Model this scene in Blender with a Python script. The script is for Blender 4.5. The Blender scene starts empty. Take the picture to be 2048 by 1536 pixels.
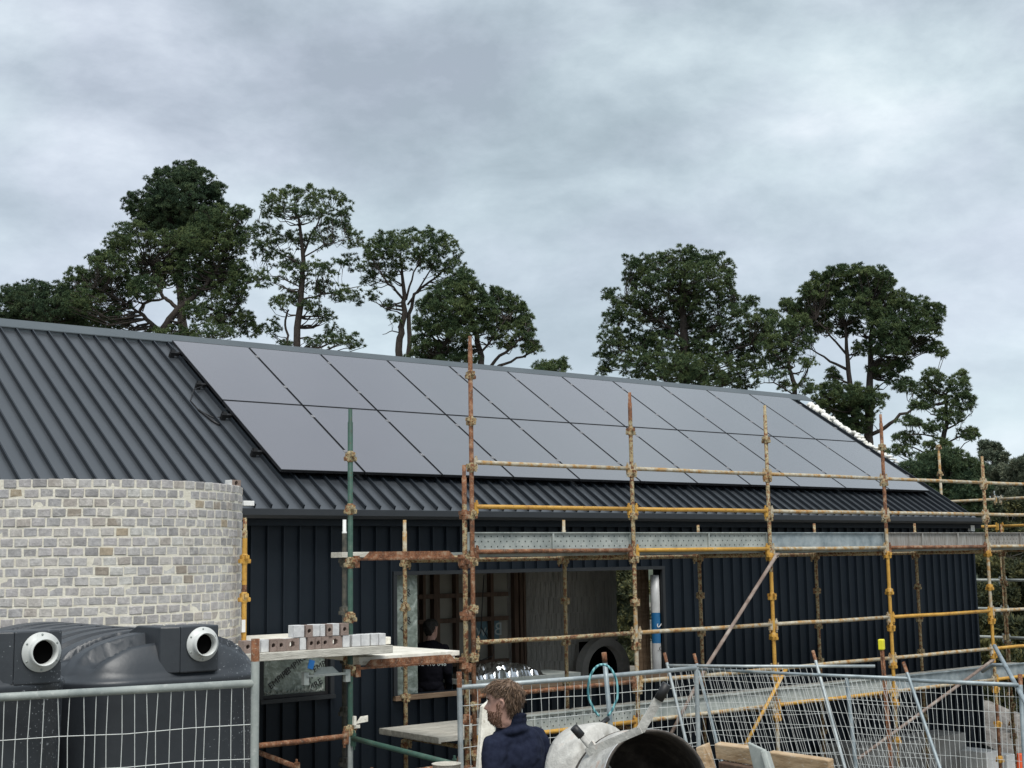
import bpy, bmesh, math, random
import numpy as np
from mathutils import Vector, Matrix
random.seed(7); rng = np.random.default_rng(7)
sc = bpy.context.scene
COL = sc.collection
V = Vector
R_ = V((0.7834178366, -0.6213075615, -0.0152776766))
U_ = V((-0.0675293178, -0.1095340563, 0.9916864836))
F_ = V((0.6178157368, 0.7758731885, 0.1277674092))
FPX = 2731.21
# ---- measured directions: a point of the photograph turned into a place in the scene -------------
def ray(u, v): return F_ + R_ * ((u - 1024) / FPX) - U_ * ((v - 768) / FPX)
def aty(u, v, y): d = ray(u, v); return d * (y / d.y)
def atz(u, v, z): d = ray(u, v); return d * (z / d.z)
def atd(u, v, d): return ray(u, v) * d
def gz(x, y):
    s = min(1, max(0, (y - 8.2) / 3.4)); s = s * s * (3 - 2 * s)
    z = -2.62 - 1.0 * s
    s2 = min(1, max(0, (x - 8.5) / 3.0)) * min(1, max(0, (y - 5.5) / 2))
    z = min(z, -2.62 - 0.45 * s2)
    if y > 22: z += (y - 22) * -0.005
    return z
ORG = {}
def setp(o, label=None, cat=None, group=None, kind=None):
    if label: o['label'] = label
    if cat: o['category'] = cat
    if group: o['group'] = group
    if kind: o['kind'] = kind
    return o
def thing(name, label, cat, loc=(0, 0, 0), group=None):
    o = bpy.data.objects.new(name, None); COL.objects.link(o); o.location = loc
    o.empty_display_size = 0.1
    ORG[o.name] = V(loc)
    return setp(o, label, cat, group)
class MB:
    def __init__(s): s.v = []; s.f = []; s.m = []; s.sm = []
    def add(s, vs, fs, mi=0, smooth=False):
        b = len(s.v); s.v += [tuple(p) for p in vs]
        for f in fs: s.f.append(tuple(i + b for i in f)); s.m.append(mi); s.sm.append(smooth)
    def box(s, c, size, mi=0, rot=None):
        hx, hy, hz = [k / 2 for k in size]; c = V(c)
        vs = [V((x, y, z)) for x in (-hx, hx) for y in (-hy, hy) for z in (-hz, hz)]
        if rot is not None: vs = [rot @ p for p in vs]
        s.add([p + c for p in vs], [(0, 1, 3, 2), (4, 6, 7, 5), (0, 4, 5, 1), (2, 3, 7, 6), (0, 2, 6, 4), (1, 5, 7, 3)], mi)
    def bbox(s, a, b, mi=0): s.box([(a[i] + b[i]) / 2 for i in range(3)], [abs(b[i] - a[i]) for i in range(3)], mi)
    def beam(s, p0, p1, w, h, mi=0, up=(0, 0, 1)):
        p0 = V(p0); p1 = V(p1); d = (p1 - p0); L = d.length; d.normalize()
        u = V(up); sx = d.cross(u)
        if sx.length < 1e-4: sx = d.cross(V((0, 1, 0)))
        sx.normalize(); uu = sx.cross(d)
        vs = [p + sx * (a * w / 2) + uu * (b * h / 2) for p in (p0, p1) for a, b in ((-1, -1), (1, -1), (1, 1), (-1, 1))]
        s.add(vs, [(3, 2, 1, 0), (4, 5, 6, 7), (0, 1, 5, 4), (1, 2, 6, 5), (2, 3, 7, 6), (3, 0, 4, 7)], mi)
    def tube(s, p0, p1, r, n=10, mi=0, r2=None, caps=True): s.path([p0, p1], r if r2 is None else [r, r2], n, mi, caps)
    def path(s, pts, r, n=8, mi=0, caps=True, mis=None):
        pts = [V(p) for p in pts]; k = len(pts); rs = r if isinstance(r, (list, tuple)) else [r] * k
        vs = []; pr = None
        for i, p in enumerate(pts):
            t = (pts[min(i + 1, k - 1)] - pts[max(i - 1, 0)]).normalized()
            if pr is None:
                a = V((0, 0, 1)) if abs(t.z) < .9 else V((1, 0, 0))
                pr = (a - t * a.dot(t)).normalized()
            else:
                pr = (pr - t * pr.dot(t)).normalized()
            q = t.cross(pr)
            vs += [p + (pr * math.cos(2 * math.pi * j / n) + q * math.sin(2 * math.pi * j / n)) * rs[i] for j in range(n)]
        b = len(s.v); s.v += [tuple(p) for p in vs]
        for i in range(k - 1):
            for j in range(n):
                s.f.append((b + i * n + j, b + i * n + (j + 1) % n, b + (i + 1) * n + (j + 1) % n, b + (i + 1) * n + j))
                s.m.append(mi if mis is None else mis[i]); s.sm.append(True)
        if caps:
            s.f.append(tuple(b + j for j in range(n - 1, -1, -1))); s.m.append(mi if mis is None else mis[0]); s.sm.append(False)
            s.f.append(tuple(b + (k - 1) * n + j for j in range(n))); s.m.append(mi if mis is None else mis[-1]); s.sm.append(False)
    def lathe(s, prof, c, ax, n=32, mi=0, caps=False, smooth=True, mis=None):
        ax = V(ax).normalized(); a = V((0, 0, 1)) if abs(ax.z) < .9 else V((1, 0, 0))
        e = (a - ax * a.dot(ax)).normalized(); q = ax.cross(e); c = V(c); b = len(s.v)
        for r, h in prof:
            for j in range(n):
                t = 2 * math.pi * j / n
                s.v.append(tuple(c + ax * h + (e * math.cos(t) + q * math.sin(t)) * r))
        for i in range(len(prof) - 1):
            for j in range(n):
                s.f.append((b + i * n + j, b + i * n + (j + 1) % n, b + (i + 1) * n + (j + 1) % n, b + (i + 1) * n + j))
                s.m.append(mi if mis is None else mis[i]); s.sm.append(smooth)
        if caps:
            s.f.append(tuple(b + j for j in range(n - 1, -1, -1))); s.m.append(mi); s.sm.append(False)
            s.f.append(tuple(b + (len(prof) - 1) * n + j for j in range(n))); s.m.append(mi); s.sm.append(False)
    def prism(s, poly, d, mi=0):
        """poly: planar list of points, d: extrusion vector"""
        poly = [V(p) for p in poly]; d = V(d); n = len(poly)
        vs = poly + [p + d for p in poly]
        fs = [tuple(range(n - 1, -1, -1)), tuple(range(n, 2 * n))] + [(i, (i + 1) % n, n + (i + 1) % n, n + i) for i in range(n)]
        s.add(vs, fs, mi)
    def build(s, name, mats, parent=None, bevel=0, bseg=2, label=None):
        org = V((0, 0, 0))
        if parent is not None: org = ORG[parent.name]
        me = bpy.data.meshes.new(name)
        me.from_pydata([(p[0] - org.x, p[1] - org.y, p[2] - org.z) for p in s.v], [], s.f)
        for m in (mats if isinstance(mats, (list, tuple)) else [mats]): me.materials.append(m)
        me.polygons.foreach_set('material_index', s.m); me.polygons.foreach_set('use_smooth', s.sm)
        me.update()
        o = bpy.data.objects.new(name, me); COL.objects.link(o)
        if parent is not None: o.parent = parent
        ORG[o.name] = org
        if bevel:
            md = o.modifiers.new('bevel', 'BEVEL'); md.width = bevel; md.segments = bseg; md.limit_method = 'ANGLE'; md.angle_limit = math.radians(40)
        if label: o['label'] = label
        return o
def solo(mb, name, mats, label, cat, loc=None, group=None, kind=None, **k):
    """a thing that is one mesh, origin moved to loc"""
    o = mb.build(name, mats, None, **k)
    if loc is not None:
        L = V(loc); o.data.transform(Matrix.Translation(-L)); o.location = L; ORG[o.name] = L
    return setp(o, label, cat, group, kind)
def kids(o): return [c for c in bpy.data.objects if c.parent == o]
# ---------------------------------------------------------------- materials
def nt(name):
    m = bpy.data.materials.new(name); m.use_nodes = True; t = m.node_tree
    return m, t, t.nodes['Principled BSDF']
def ramp(t, stops, interp='LINEAR'):
    r = t.nodes.new('ShaderNodeValToRGB'); r.color_ramp.interpolation = interp
    e = r.color_ramp.elements
    while len(e) > 1: e.remove(e[0])
    e[0].position = stops[0][0]; e[0].color = (*stops[0][1], 1)
    for p, c in stops[1:]:
        k = e.new(p); k.color = (*c, 1)
    return r
def noise(t, vec, scale, detail=4, rough=.6, dist=0):
    n = t.nodes.new('ShaderNodeTexNoise'); n.inputs['Scale'].default_value = scale
    n.inputs['Detail'].default_value = detail; n.inputs['Roughness'].default_value = rough; n.inputs['Distortion'].default_value = dist
    if vec is not None: t.links.new(vec, n.inputs['Vector'])
    return n
def objvec(t, stretch=None, rnd=True):
    tc = t.nodes.new('ShaderNodeTexCoord'); out = tc.outputs['Object']
    if rnd:
        oi = t.nodes.new('ShaderNodeObjectInfo'); mul = t.nodes.new('ShaderNodeMath'); mul.operation = 'MULTIPLY'; mul.inputs[1].default_value = 37.0
        t.links.new(oi.outputs['Random'], mul.inputs[0])
        ad = t.nodes.new('ShaderNodeVectorMath'); ad.operation = 'ADD'; t.links.new(out, ad.inputs[0]); t.links.new(mul.outputs[0], ad.inputs[1]); out = ad.outputs[0]
    if stretch:
        mp = t.nodes.new('ShaderNodeMapping'); mp.inputs['Scale'].default_value = stretch; t.links.new(out, mp.inputs['Vector']); out = mp.outputs[0]
    return out
def bump(t, b, h, s=.3, d=.01):
    k = t.nodes.new('ShaderNodeBump'); k.inputs['Strength'].default_value = s; k.inputs['Distance'].default_value = d
    t.links.new(h, k.inputs['Height']); t.links.new(k.outputs[0], b.inputs['Normal'])
def mixc(t, f, a, b, mode='MIX'):
    m = t.nodes.new('ShaderNodeMix'); m.data_type = 'RGBA'; m.blend_type = mode
    for s, i in ((f, 0), (a, 6), (b, 7)):
        if isinstance(s, (int, float)): m.inputs[i].default_value = s
        elif isinstance(s, tuple): m.inputs[i].default_value = (*s, 1)
        else: t.links.new(s, m.inputs[i])
    return m.outputs[2]
def mat(name, stops, scale=6, rough=.6, metal=0, detail=5, bmp=0, bscale=None, spec=.5, stretch=None, speck=None, dist=0, bd=.01, nrough=.6, rvar=0, ior=1.5):
    """stops: colour or noise ramp; speck=(scale, lo, hi, colour, amount)"""
    m, t, b = nt(name); b.inputs['Roughness'].default_value = rough; b.inputs['Metallic'].default_value = metal
    b.inputs['Specular IOR Level'].default_value = spec; b.inputs['IOR'].default_value = ior
    if isinstance(stops[0], (int, float)): stops = [(.3, tuple(c * .85 for c in stops)), (.7, tuple(c * 1.12 for c in stops))]
    vec = objvec(t, stretch)
    n = noise(t, vec, scale, detail, nrough, dist); r = ramp(t, stops); t.links.new(n.outputs[0], r.inputs[0]); c = r.outputs[0]
    if speck:
        n2 = noise(t, vec, speck[0], 3, .6); r2 = ramp(t, [(speck[1], (0, 0, 0)), (speck[2], (1, 1, 1))]); t.links.new(n2.outputs[0], r2.inputs[0])
        mm = t.nodes.new('ShaderNodeMath'); mm.operation = 'MULTIPLY'; mm.inputs[1].default_value = speck[4]; t.links.new(r2.outputs[0], mm.inputs[0])
        c = mixc(t, mm.outputs[0], c, speck[3])
    t.links.new(c, b.inputs['Base Color'])
    if rvar:
        rr = t.nodes.new('ShaderNodeMapRange'); rr.inputs[3].default_value = rough - rvar; rr.inputs[4].default_value = rough + rvar
        t.links.new(n.outputs[0], rr.inputs[0]); t.links.new(rr.outputs[0], b.inputs['Roughness'])
    if bmp:
        n3 = noise(t, vec, bscale or scale * 4, 4, .6); bump(t, b, n3.outputs[0], bmp, bd)
    return m
def plain(name, c, rough=.6, metal=0, spec=.5): return mat(name, c, 9, rough, metal, spec=spec)
M = {}
RUST = (.13, .052, .024); RUST2 = (.24, .10, .045); GRIME = (.42, .37, .27); YEL = (.50, .27, .045); DK = (.05, .035, .025)
M['rusty'] = mat('rusty_steel', [(.25, DK), (.42, RUST), (.55, RUST2), (.68, (.34, .24, .16))], 14, .85, bmp=.5, bscale=60, speck=(70, .56, .66, GRIME, .45))
M['mottled'] = mat('mottled_yellow_rust', [(.3, RUST), (.43, RUST2), (.5, (.41, .32, .165)), (.7, GRIME)], 22, .85, bmp=.5, bscale=70, speck=(60, .52, .6, DK, .75))
M['yellow'] = mat('yellow_paint_worn', [(.3, (.33, .15, .03)), (.42, YEL), (.62, (.58, .33, .06)), (.72, (.5, .38, .2))], 9, .6, bmp=.2, bscale=60, speck=(55, .6, .68, RUST, .7))
M['ledger'] = mat('ledger_paint_plaster', [(.28, RUST2), (.4, (.42, .25, .09)), (.52, GRIME), (.7, (.58, .53, .43))], 11, .85, bmp=.5, bscale=60, speck=(75, .6, .68, RUST, .6))
M['green'] = mat('green_paint_worn', [(.3, (.03, .055, .042)), (.5, (.032, .088, .064)), (.66, (.07, .12, .09)), (.75, (.22, .2, .15))], 7, .65, bmp=.2, bscale=50, speck=(40, .63, .7, RUST, .6))
M['galv'] = mat('galvanised_steel', [(.3, (.26, .30, .31)), (.5, (.36, .40, .41)), (.7, (.5, .54, .54))], 6, .5, .35, bmp=.15, bscale=40, speck=(30, .6, .75, (.3, .22, .15), .35))
M['galvdull'] = mat('galvanised_dull', [(.3, (.22, .25, .24)), (.5, (.33, .36, .34)), (.7, (.43, .46, .43))], 5, .65, .1, bmp=.2, bscale=35, speck=(26, .56, .7, (.52, .53, .5), .5))
M['galvblue'] = mat('galvanised_bluish', [(.3, (.17, .21, .225)), (.5, (.28, .33, .35)), (.7, (.42, .47, .48))], 7, .5, .3, bmp=.15, bscale=30, speck=(28, .6, .7, (.26, .2, .15), .4))
M['galvbrown'] = mat('galvanised_stained', [(.3, (.17, .15, .13)), (.5, (.27, .26, .24)), (.7, (.36, .36, .34))], 5, .7, .05, stretch=(6, 6, 1), bmp=.2)
M['clad'] = mat('dark_cladding', [(.3, (.004, .0085, .0145)), (.7, (.0065, .012, .019))], 2.2, .6, spec=.3, bmp=.05, bscale=5, rvar=.05)
M['roof'] = mat('charcoal_roofing', [(.3, (.021, .026, .032)), (.7, (.028, .034, .041))], 1.3, .40, ior=2.1, spec=.5, bmp=.06, bscale=3.0, bd=.02, rvar=.06)
M['gutter'] = mat('dark_gutter', [(.3, (.013, .016, .019)), (.7, (.02, .023, .027))], 1.5, .5)
M['dark'] = plain('dark_interior', (.02, .02, .022), .9)
M['black'] = plain('black_plastic', (.012, .012, .013), .5)
M['void'] = plain('hole_shade_black', (.004, .004, .004), 1.0, spec=0)  # flat black painted in place of the shade inside holes and hollows
M['timber'] = mat('pine_timber', [(.3, (.20, .13, .08)), (.55, (.33, .22, .14)), (.75, (.42, .3, .2))], 3, .75, stretch=(1, 8, 8), bmp=.3, bscale=20)
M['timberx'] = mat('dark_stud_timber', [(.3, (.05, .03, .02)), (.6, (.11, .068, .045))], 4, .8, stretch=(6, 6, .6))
M['plankpale'] = mat('plastered_plank', [(.3, (.60, .57, .48)), (.5, (.78, .75, .66)), (.7, (.88, .85, .77))], 5, .9, bmp=.6, bscale=14, bd=.02, speck=(30, .6, .7, (.35, .3, .22), .5))
M['plankgrey'] = mat('cement_plank', [(.3, (.38, .36, .31)), (.5, (.5, .48, .42)), (.7, (.62, .6, .53))], 5, .9, stretch=(1, 4, 4), bmp=.5, bscale=18, bd=.015, speck=(35, .58, .68, (.24, .22, .18), .4))
M['insul'] = mat('white_insulation', [(.3, (.6, .58, .5)), (.5, (.8, .79, .74)), (.7, (.86, .86, .84))], 9, .9, bmp=.6, bscale=20, bd=.03)
M['white'] = mat('white_paint', [(.3, (.66, .66, .64)), (.7, (.8, .8, .78))], 5, .6)
M['concrete'] = mat('concrete_grey', [(.3, (.24, .23, .21)), (.5, (.33, .32, .3)), (.7, (.42, .41, .38))], 4, .9, bmp=.5, bscale=25)
M['wood_form'] = mat('formwork_board', [(.3, (.33, .22, .12)), (.5, (.46, .33, .2)), (.7, (.56, .44, .3))], 4, .85, stretch=(1, 1, 3), bmp=.5, bscale=22, bd=.01, speck=(26, .58, .68, (.6, .57, .5), .5))
# ================================================================ camera, light, sky
cam = bpy.data.objects.new('camera', bpy.data.cameras.new('camera')); COL.objects.link(cam)
cam.matrix_world = Matrix(((R_.x, U_.x, -F_.x, 0), (R_.y, U_.y, -F_.y, 0), (R_.z, U_.z, -F_.z, 0), (0, 0, 0, 1)))
cam.data.sensor_width = 36; cam.data.lens = FPX / 2048 * 36; cam.data.clip_end = 3000; cam.data.clip_start = .05
sc.camera = cam
SUN_EL = 58; SUN_AZ = 205    # azimuth in degrees, clockwise from +Y: behind the camera, a little to its left
sd = bpy.data.lights.new('sun', 'SUN'); sd.energy = 1.9; sd.angle = math.radians(28); sd.color = (1, .97, .92)
so = bpy.data.objects.new('sun', sd); COL.objects.link(so)
az = math.radians(SUN_AZ); el = math.radians(SUN_EL)
sv = V((math.sin(az) * math.cos(el), math.cos(az) * math.cos(el), math.sin(el)))
so.rotation_euler = sv.to_track_quat('Z', 'Y').to_euler(); so.location = sv * 60
w = bpy.data.worlds.new('World'); sc.world = w; w.use_nodes = True; t = w.node_tree
bg = t.nodes['Background']; bg.inputs['Strength'].default_value = 1.0
sky = t.nodes.new('ShaderNodeTexSky'); sky.sky_type = 'NISHITA'; sky.sun_disc = False; sky.sun_elevation = el; sky.sun_rotation = az
tc = t.nodes.new('ShaderNodeTexCoord'); sp = t.nodes.new('ShaderNodeSeparateXYZ'); t.links.new(tc.outputs['Generated'], sp.inputs[0])
mp = t.nodes.new('ShaderNodeMapping'); mp.inputs['Rotation'].default_value = (.3, -.25, .4); mp.inputs['Scale'].default_value = (1.0, 1.0, 1.9); mp.inputs['Location'].default_value = (2.3, 1.4, .8); t.links.new(tc.outputs['Generated'], mp.inputs['Vector'])
n1 = noise(t, mp.outputs[0], 2.3, 4, .5, 0); n2 = noise(t, mp.outputs[0], 7.5, 8, .60, .12); n4 = noise(t, mp.outputs[0], 4.3, 3, .5, 0)
mm = mixc(t, .46, n1.outputs[0], n2.outputs[0])
cr = ramp(t, [(.37, (.262, .308, .34)), (.44, (.325, .376, .413)), (.50, (.395, .45, .487)), (.56, (.47, .53, .562)), (.65, (.60, .65, .672))]); t.links.new(mm, cr.inputs[0])
tn = ramp(t, [(.38, (.975, 1.0, .995)), (.62, (1.02, .985, 1.03))]); t.links.new(n4.outputs[0], tn.inputs[0])
cr2 = mixc(t, 1.0, cr.outputs[0], tn.outputs[0], 'MULTIPLY')
mr = t.nodes.new('ShaderNodeMapRange'); mr.inputs[1].default_value = 0; mr.inputs[2].default_value = .3; mr.inputs[3].default_value = .45; mr.inputs[4].default_value = 0; t.links.new(sp.outputs[2], mr.inputs[0])
cl = mixc(t, mr.outputs[0], cr2, (.46, .54, .61))
sk = t.nodes.new('ShaderNodeVectorMath'); sk.operation = 'SCALE'; sk.inputs['Scale'].default_value = .08; t.links.new(sky.outputs[0], sk.inputs[0])
fin = mixc(t, .88, sk.outputs[0], cl); t.links.new(fin, bg.inputs['Color'])
sc.view_settings.view_transform = 'Standard'; sc.view_settings.look = 'None'; sc.view_settings.gamma = 1; sc.view_settings.exposure = .68
sc.cycles.max_bounces = 6; sc.cycles.diffuse_bounces = 3; sc.cycles.glossy_bounces = 3; sc.cycles.transparent_max_bounces = 8
# ================================================================ ground
M['ground'] = mat('site_dirt', [(.3, (.07, .065, .045)), (.5, (.14, .13, .1)), (.7, (.22, .2, .17))], .8, .95, bmp=.6, bscale=9, bd=.05)
gx = [-400, -150, -60, -20] + [-6 + i * .8 for i in range(44)] + [40, 60, 100, 200, 500]
gy = [-200, -60, -20] + [-4 + i * .6 for i in range(50)] + [30, 40, 60, 100, 200, 600]
g = MB(); g.v = [(x, y, gz(x, y) + (random.uniform(-.02, .02) if abs(x) < 40 and abs(y) < 30 else 0)) for y in gy for x in gx]
nx = len(gx)
for j in range(len(gy) - 1):
    for i in range(nx - 1): g.f.append((j * nx + i, j * nx + i + 1, (j + 1) * nx + i + 1, (j + 1) * nx + i)); g.m.append(0); g.sm.append(True)
setp(g.build('ground', M['ground']), kind='structure')
# ================================================================ house
YW = 13.72; XL = 0.6; XR = 21.05; YB = 21.1
def roofz(y): return .942 + (y - 14.078) * .6374
house = thing('house', 'long gabled house clad in dark standing seam metal with a wide unglazed opening', 'house', (10, 17, -3.6))
def wallbox(mb, holes, x0, x1, z0, z1, y0, y1):
    xs = sorted({x0, x1} | {h[0] for h in holes} | {h[1] for h in holes}); zs = sorted({z0, z1} | {h[2] for h in holes} | {h[3] for h in holes})
    for i in range(len(xs) - 1):
        cx = (xs[i] + xs[i + 1]) / 2; runs = []
        for j in range(len(zs) - 1):
            cz = (zs[j] + zs[j + 1]) / 2
            if any(h[0] < cx < h[1] and h[2] < cz < h[3] for h in holes): continue
            if runs and abs(runs[-1][1] - zs[j]) < 1e-6: runs[-1][1] = zs[j + 1]
            else: runs.append([zs[j], zs[j + 1]])
        for a, b in runs: mb.bbox((xs[i], y0, a), (xs[i + 1], y1, b))
OP = (9.10, 13.50, -1.565, -.16); SW = (7.35, 8.20, -1.48, -.93)
wm = MB(); wallbox(wm, [OP, SW], XL, XR, -4.2, .56, YW, YW + .14)
k0 = math.ceil((XL - 7.184) / .2043); x = 7.184 + k0 * .2043
while x < XR - .02:
    z0, z1 = -4.2, .555; segs = [(z0, z1)]
    for h in (OP, SW):
        if h[0] - .02 < x < h[1] + .02: segs = [(z0, h[2] - .045), (h[3] + .045, z1)]
    for a, b in segs:
        wm.bbox((x - .011, YW - .042, a), (x + .011, YW + .01, b)); wm.bbox((x - .018, YW - .012, a), (x + .018, YW + .01, b - .001))
    x += .2043
wm.bbox((XR - .035, YW - .05, -4.2), (XR + .01, YW + .02, .55))
wm.build('front_wall', M['clad'], house)
gm = MB(); gp = [(XR, YW + .14, -4.2), (XR, YB, -4.2), (XR, YB, .5), (XR, 17.45, roofz(17.45) - .12), (XR, YW + .14, roofz(YW + .14) - .12)]
gp1 = [(XR, YW + .14, -4.2), (XR, 14.8, -4.2), (XR, 14.8, roofz(14.8) - .12), (XR, YW + .14, roofz(YW + .14) - .12)]; gm.prism(gp1, (-.14, 0, 0)); gm.prism([(XR, 20.2, -4.2), (XR, YB, -4.2), (XR, YB, .5), (XR, 20.2, roofz(34.9 - 20.2) - .12)], (-.14, 0, 0)); gm.prism([(XR, 14.8, .05), (XR, 20.2, .05), (XR, 20.2, roofz(34.9 - 20.2) - .12), (XR, 17.45, roofz(17.45) - .12), (XR, 14.8, roofz(14.8) - .12)], (-.14, 0, 0)); gm.bbox((XR - .14, 14.8, -4.2), (XR, 20.2, -2.5)); g2 = MB(); g2.prism([(XL, p[1], p[2]) for p in gp], (.14, 0, 0)); g2.build('gable_wall', M['clad'], house)
for i in range(36):
    yy = 13.95 + i * .2043
    if yy < YB: gm.bbox((XR, yy - .011, -4.2 if not 14.7 < yy < 20.3 else .06), (XR + .04, yy + .011, (roofz(yy) if yy < 17.45 else roofz(34.9 - yy)) - .13))
gm.build('gable_wall', M['clad'], house)  # the wide opening in this unseen gable is added to light the flue
bw = MB(); wallbox(bw, [(13.2, 20.8, -2.45, .05)], XL + .14, XR - .14, -4.2, .5, YB - .14, YB); bw.build('rear_wall', M['clad'], house)  # opening enlarged, out of view, to bring more light onto the flue
# openings trims
tr = MB()
for h, pr_ in ((OP, .05), (SW, .035)):
    tr.bbox((h[0] - .05, YW - pr_, h[3]), (h[1] + .05, YW + .03, h[3] + .045)); tr.bbox((h[0] - .05, YW - pr_ + .003, h[2] + .001), (h[0], YW + .03, h[3] - .001)); tr.bbox((h[1], YW - pr_ + .003, h[2] + .001), (h[1] + .05, YW + .03, h[3] - .001))
tr.bbox((SW[0] - .05, YW - .06, SW[2] - .045), (SW[1] + .05, YW + .03, SW[2])); tr.build('window_trim', M['gutter'], house)
s = MB(); s.bbox((OP[0] - .04, YW - .07, OP[2] - .055), (OP[1] + .04, YW + .13, OP[2] - .002)); s.build('window_sill', M['timber'], house, bevel=.003, label='raw pale timber sill under the wide opening')
# film covered glass
M['film'] = mat('protective_film', [(.3, (.13, .16, .14)), (.5, (.19, .23, .2)), (.62, (.3, .35, .32)), (.75, (.6, .64, .6))], 7, .35, bmp=.9, bscale=9, bd=.03, dist=1.2)
M['ink'] = plain('black_ink', (.015, .015, .018), .6)
M['bluetape'] = plain('blue_sticker', (.02, .17, .5), .6)
sw = MB(); sw.bbox((SW[0], YW + .05, SW[2] + .001), (SW[1], YW + .07, SW[3] - .001)); swo = sw.build('small_window', M['film'], house, label='small window still wrapped in printed protective film')
fr = MB()
for a, b in (((SW[0], SW[2]), (SW[1], SW[2] + .035)), ((SW[0], SW[3] - .035), (SW[1], SW[3]))): fr.bbox((a[0] + .001, YW + .02, a[1] + .001), (b[0] - .001, YW + .06, b[1] - .001))
for xx in (SW[0], SW[1] - .03): fr.bbox((xx + .001, YW + .021, SW[2] + .036), (xx + .03, YW + .061, SW[3] - .036))
fr.build('frame', M['black'], swo)
fn = [(SW[0] + .05 + i * .034, SW[2] + .04) for i in range(22)]
cr_ = MB()   # crumpled loose film at the bottom of the pane
for i, (xx, zz) in enumerate(fn):
    a = V((xx, YW + .035, zz)); h = random.uniform(.03, .1)
    cr_.add([a, a + V((.04, .0, random.uniform(0, .02))), a + V((random.uniform(-.02, .05), -.015, h)), a + V((.02, -.02, h * .4))], [(0, 1, 3), (1, 2, 3), (0, 3, 2)])
cr_.build('loose_film', mat('crumpled_film', (.5, .54, .5), 20, .3), swo)
def text(body, size, m, parent, loc, rot=0, mirror=False, name='lettering', face=(-1), shear=0, scalex=1, ext=.001, xdir=V((1, 0, 0)), ydir=V((0, 0, 1))):
    cu = bpy.data.curves.new(name, 'FONT'); cu.body = body; cu.size = size; cu.extrude = ext; cu.shear = shear; cu.align_x = 'CENTER'; cu.align_y = 'CENTER'; cu.resolution_u = 2
    tmp = bpy.data.objects.new('tmp', cu); COL.objects.link(tmp)
    bpy.context.view_layer.update(); dg = bpy.context.evaluated_depsgraph_get()
    me = bpy.data.meshes.new_from_object(tmp.evaluated_get(dg)); bpy.data.objects.remove(tmp); 
    x, y = xdir.normalized(), ydir.normalized(); zn = x.cross(y)
    mtx = Matrix(((x.x, y.x, zn.x, 0), (x.y, y.y, zn.y, 0), (x.z, y.z, zn.z, 0), (0, 0, 0, 1)))
    me.transform(Matrix.Translation(V(loc)) @ mtx @ Matrix.Rotation(rot, 4, 'Z') @ Matrix.Diagonal((-scalex if mirror else scalex, 1, 1, 1)))
    me.transform(Matrix.Translation(-ORG[parent.name]))
    me.materials.clear(); me.materials.append(m); me.name = name
    o = bpy.data.objects.new(name, me); COL.objects.link(o); o.parent = parent; ORG[o.name] = ORG[parent.name]; return o
YF = YW + .046
for body, xx, zz, sz, rr, mi in (('EMPIRE', 7.59, -1.27, .1, .62, 0), ('EMPIRE', 7.79, -1.13, .1, .62, 0), ('EMP', 8.10, -1.17, .1, .45, 0), ('EM', 7.95, -1.30, .1, .6, 0), ('PIRE', 8.05, -1.37, .1, .5, 0), ('EM', 7.93, -1.33, .09, .3, 0)):
    text(body, sz, M['ink'], swo, (xx, YF - .001 * random.random(), zz), rr, name='film_print')
bt = MB(); bt.box((7.99, YF - .002, -1.14), (.075, .002, .10), rot=Matrix.Rotation(.25, 3, 'Y')); bt.build('blue_sticker', M['bluetape'], swo)
fp = MB(); fp.bbox((OP[0] + .001, YW + .06, OP[2] + .001), (OP[0] + .36, YW + .075, OP[3] - .001)); fpo = fp.build('side_pane', M['film'], house, label='narrow film covered pane at the left end of the wide opening')
for zz, rr in ((-.42, .9), (-.75, .9), (-1.2, 1.1)): text('EMP', .11, M['ink'], fpo, (OP[0] + .2, YW + .057, zz), rr, name='film_print')
# roof
rm = MB()
def slab(mb, x0, x1, y0, y1, th, off=0, mirror=False):
    f = (lambda y: 34.9 - y) if mirror else (lambda y: y)
    z0, z1 = roofz(y0) + off, roofz(y1) + off
    mb.prism([(x0, f(y0), z0), (x0, f(y1), z1), (x0, f(y1), z1 - th), (x0, f(y0), z0 - th)], (x1 - x0, 0, 0))
slab(rm, XL - .1, 20.98, 13.55, 17.449, .05); slab(rm, XL - .1, 20.98, 13.55, 17.449, .05, 0, True)
rn = V((0, -math.sin(.5675), math.cos(.5675)))
k0 = math.ceil((XL - 7.355) / .2043); xs_rib = []
x = 7.355 + k0 * .2043
while x < 20.97: xs_rib.append(x); x += .2043
for x in xs_rib:
    for mir in (False, True):
        p0 = V((x, 13.56, roofz(13.56))) + rn * .022; p1 = V((x, 17.33, roofz(17.33))) + rn * .022
        if mir: p0.y = 34.9 - p0.y; p1.y = 34.9 - p1.y
        n_ = rn if not mir else V((0, -rn.y, rn.z))
        rm.beam(p0, p1, .017, .050, up=n_, mi=1)
M['rib'] = mat('shaded_roof_rib', [(.3, (.010, .014, .019)), (.7, (.015, .02, .026))], 1.3, .42)  # same metal as the pans, painted darker for the shade on rib sides
roof = rm.build('roof', [M['roof'], M['rib']], house)
rc = MB(); zr = roofz(17.45)
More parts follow.
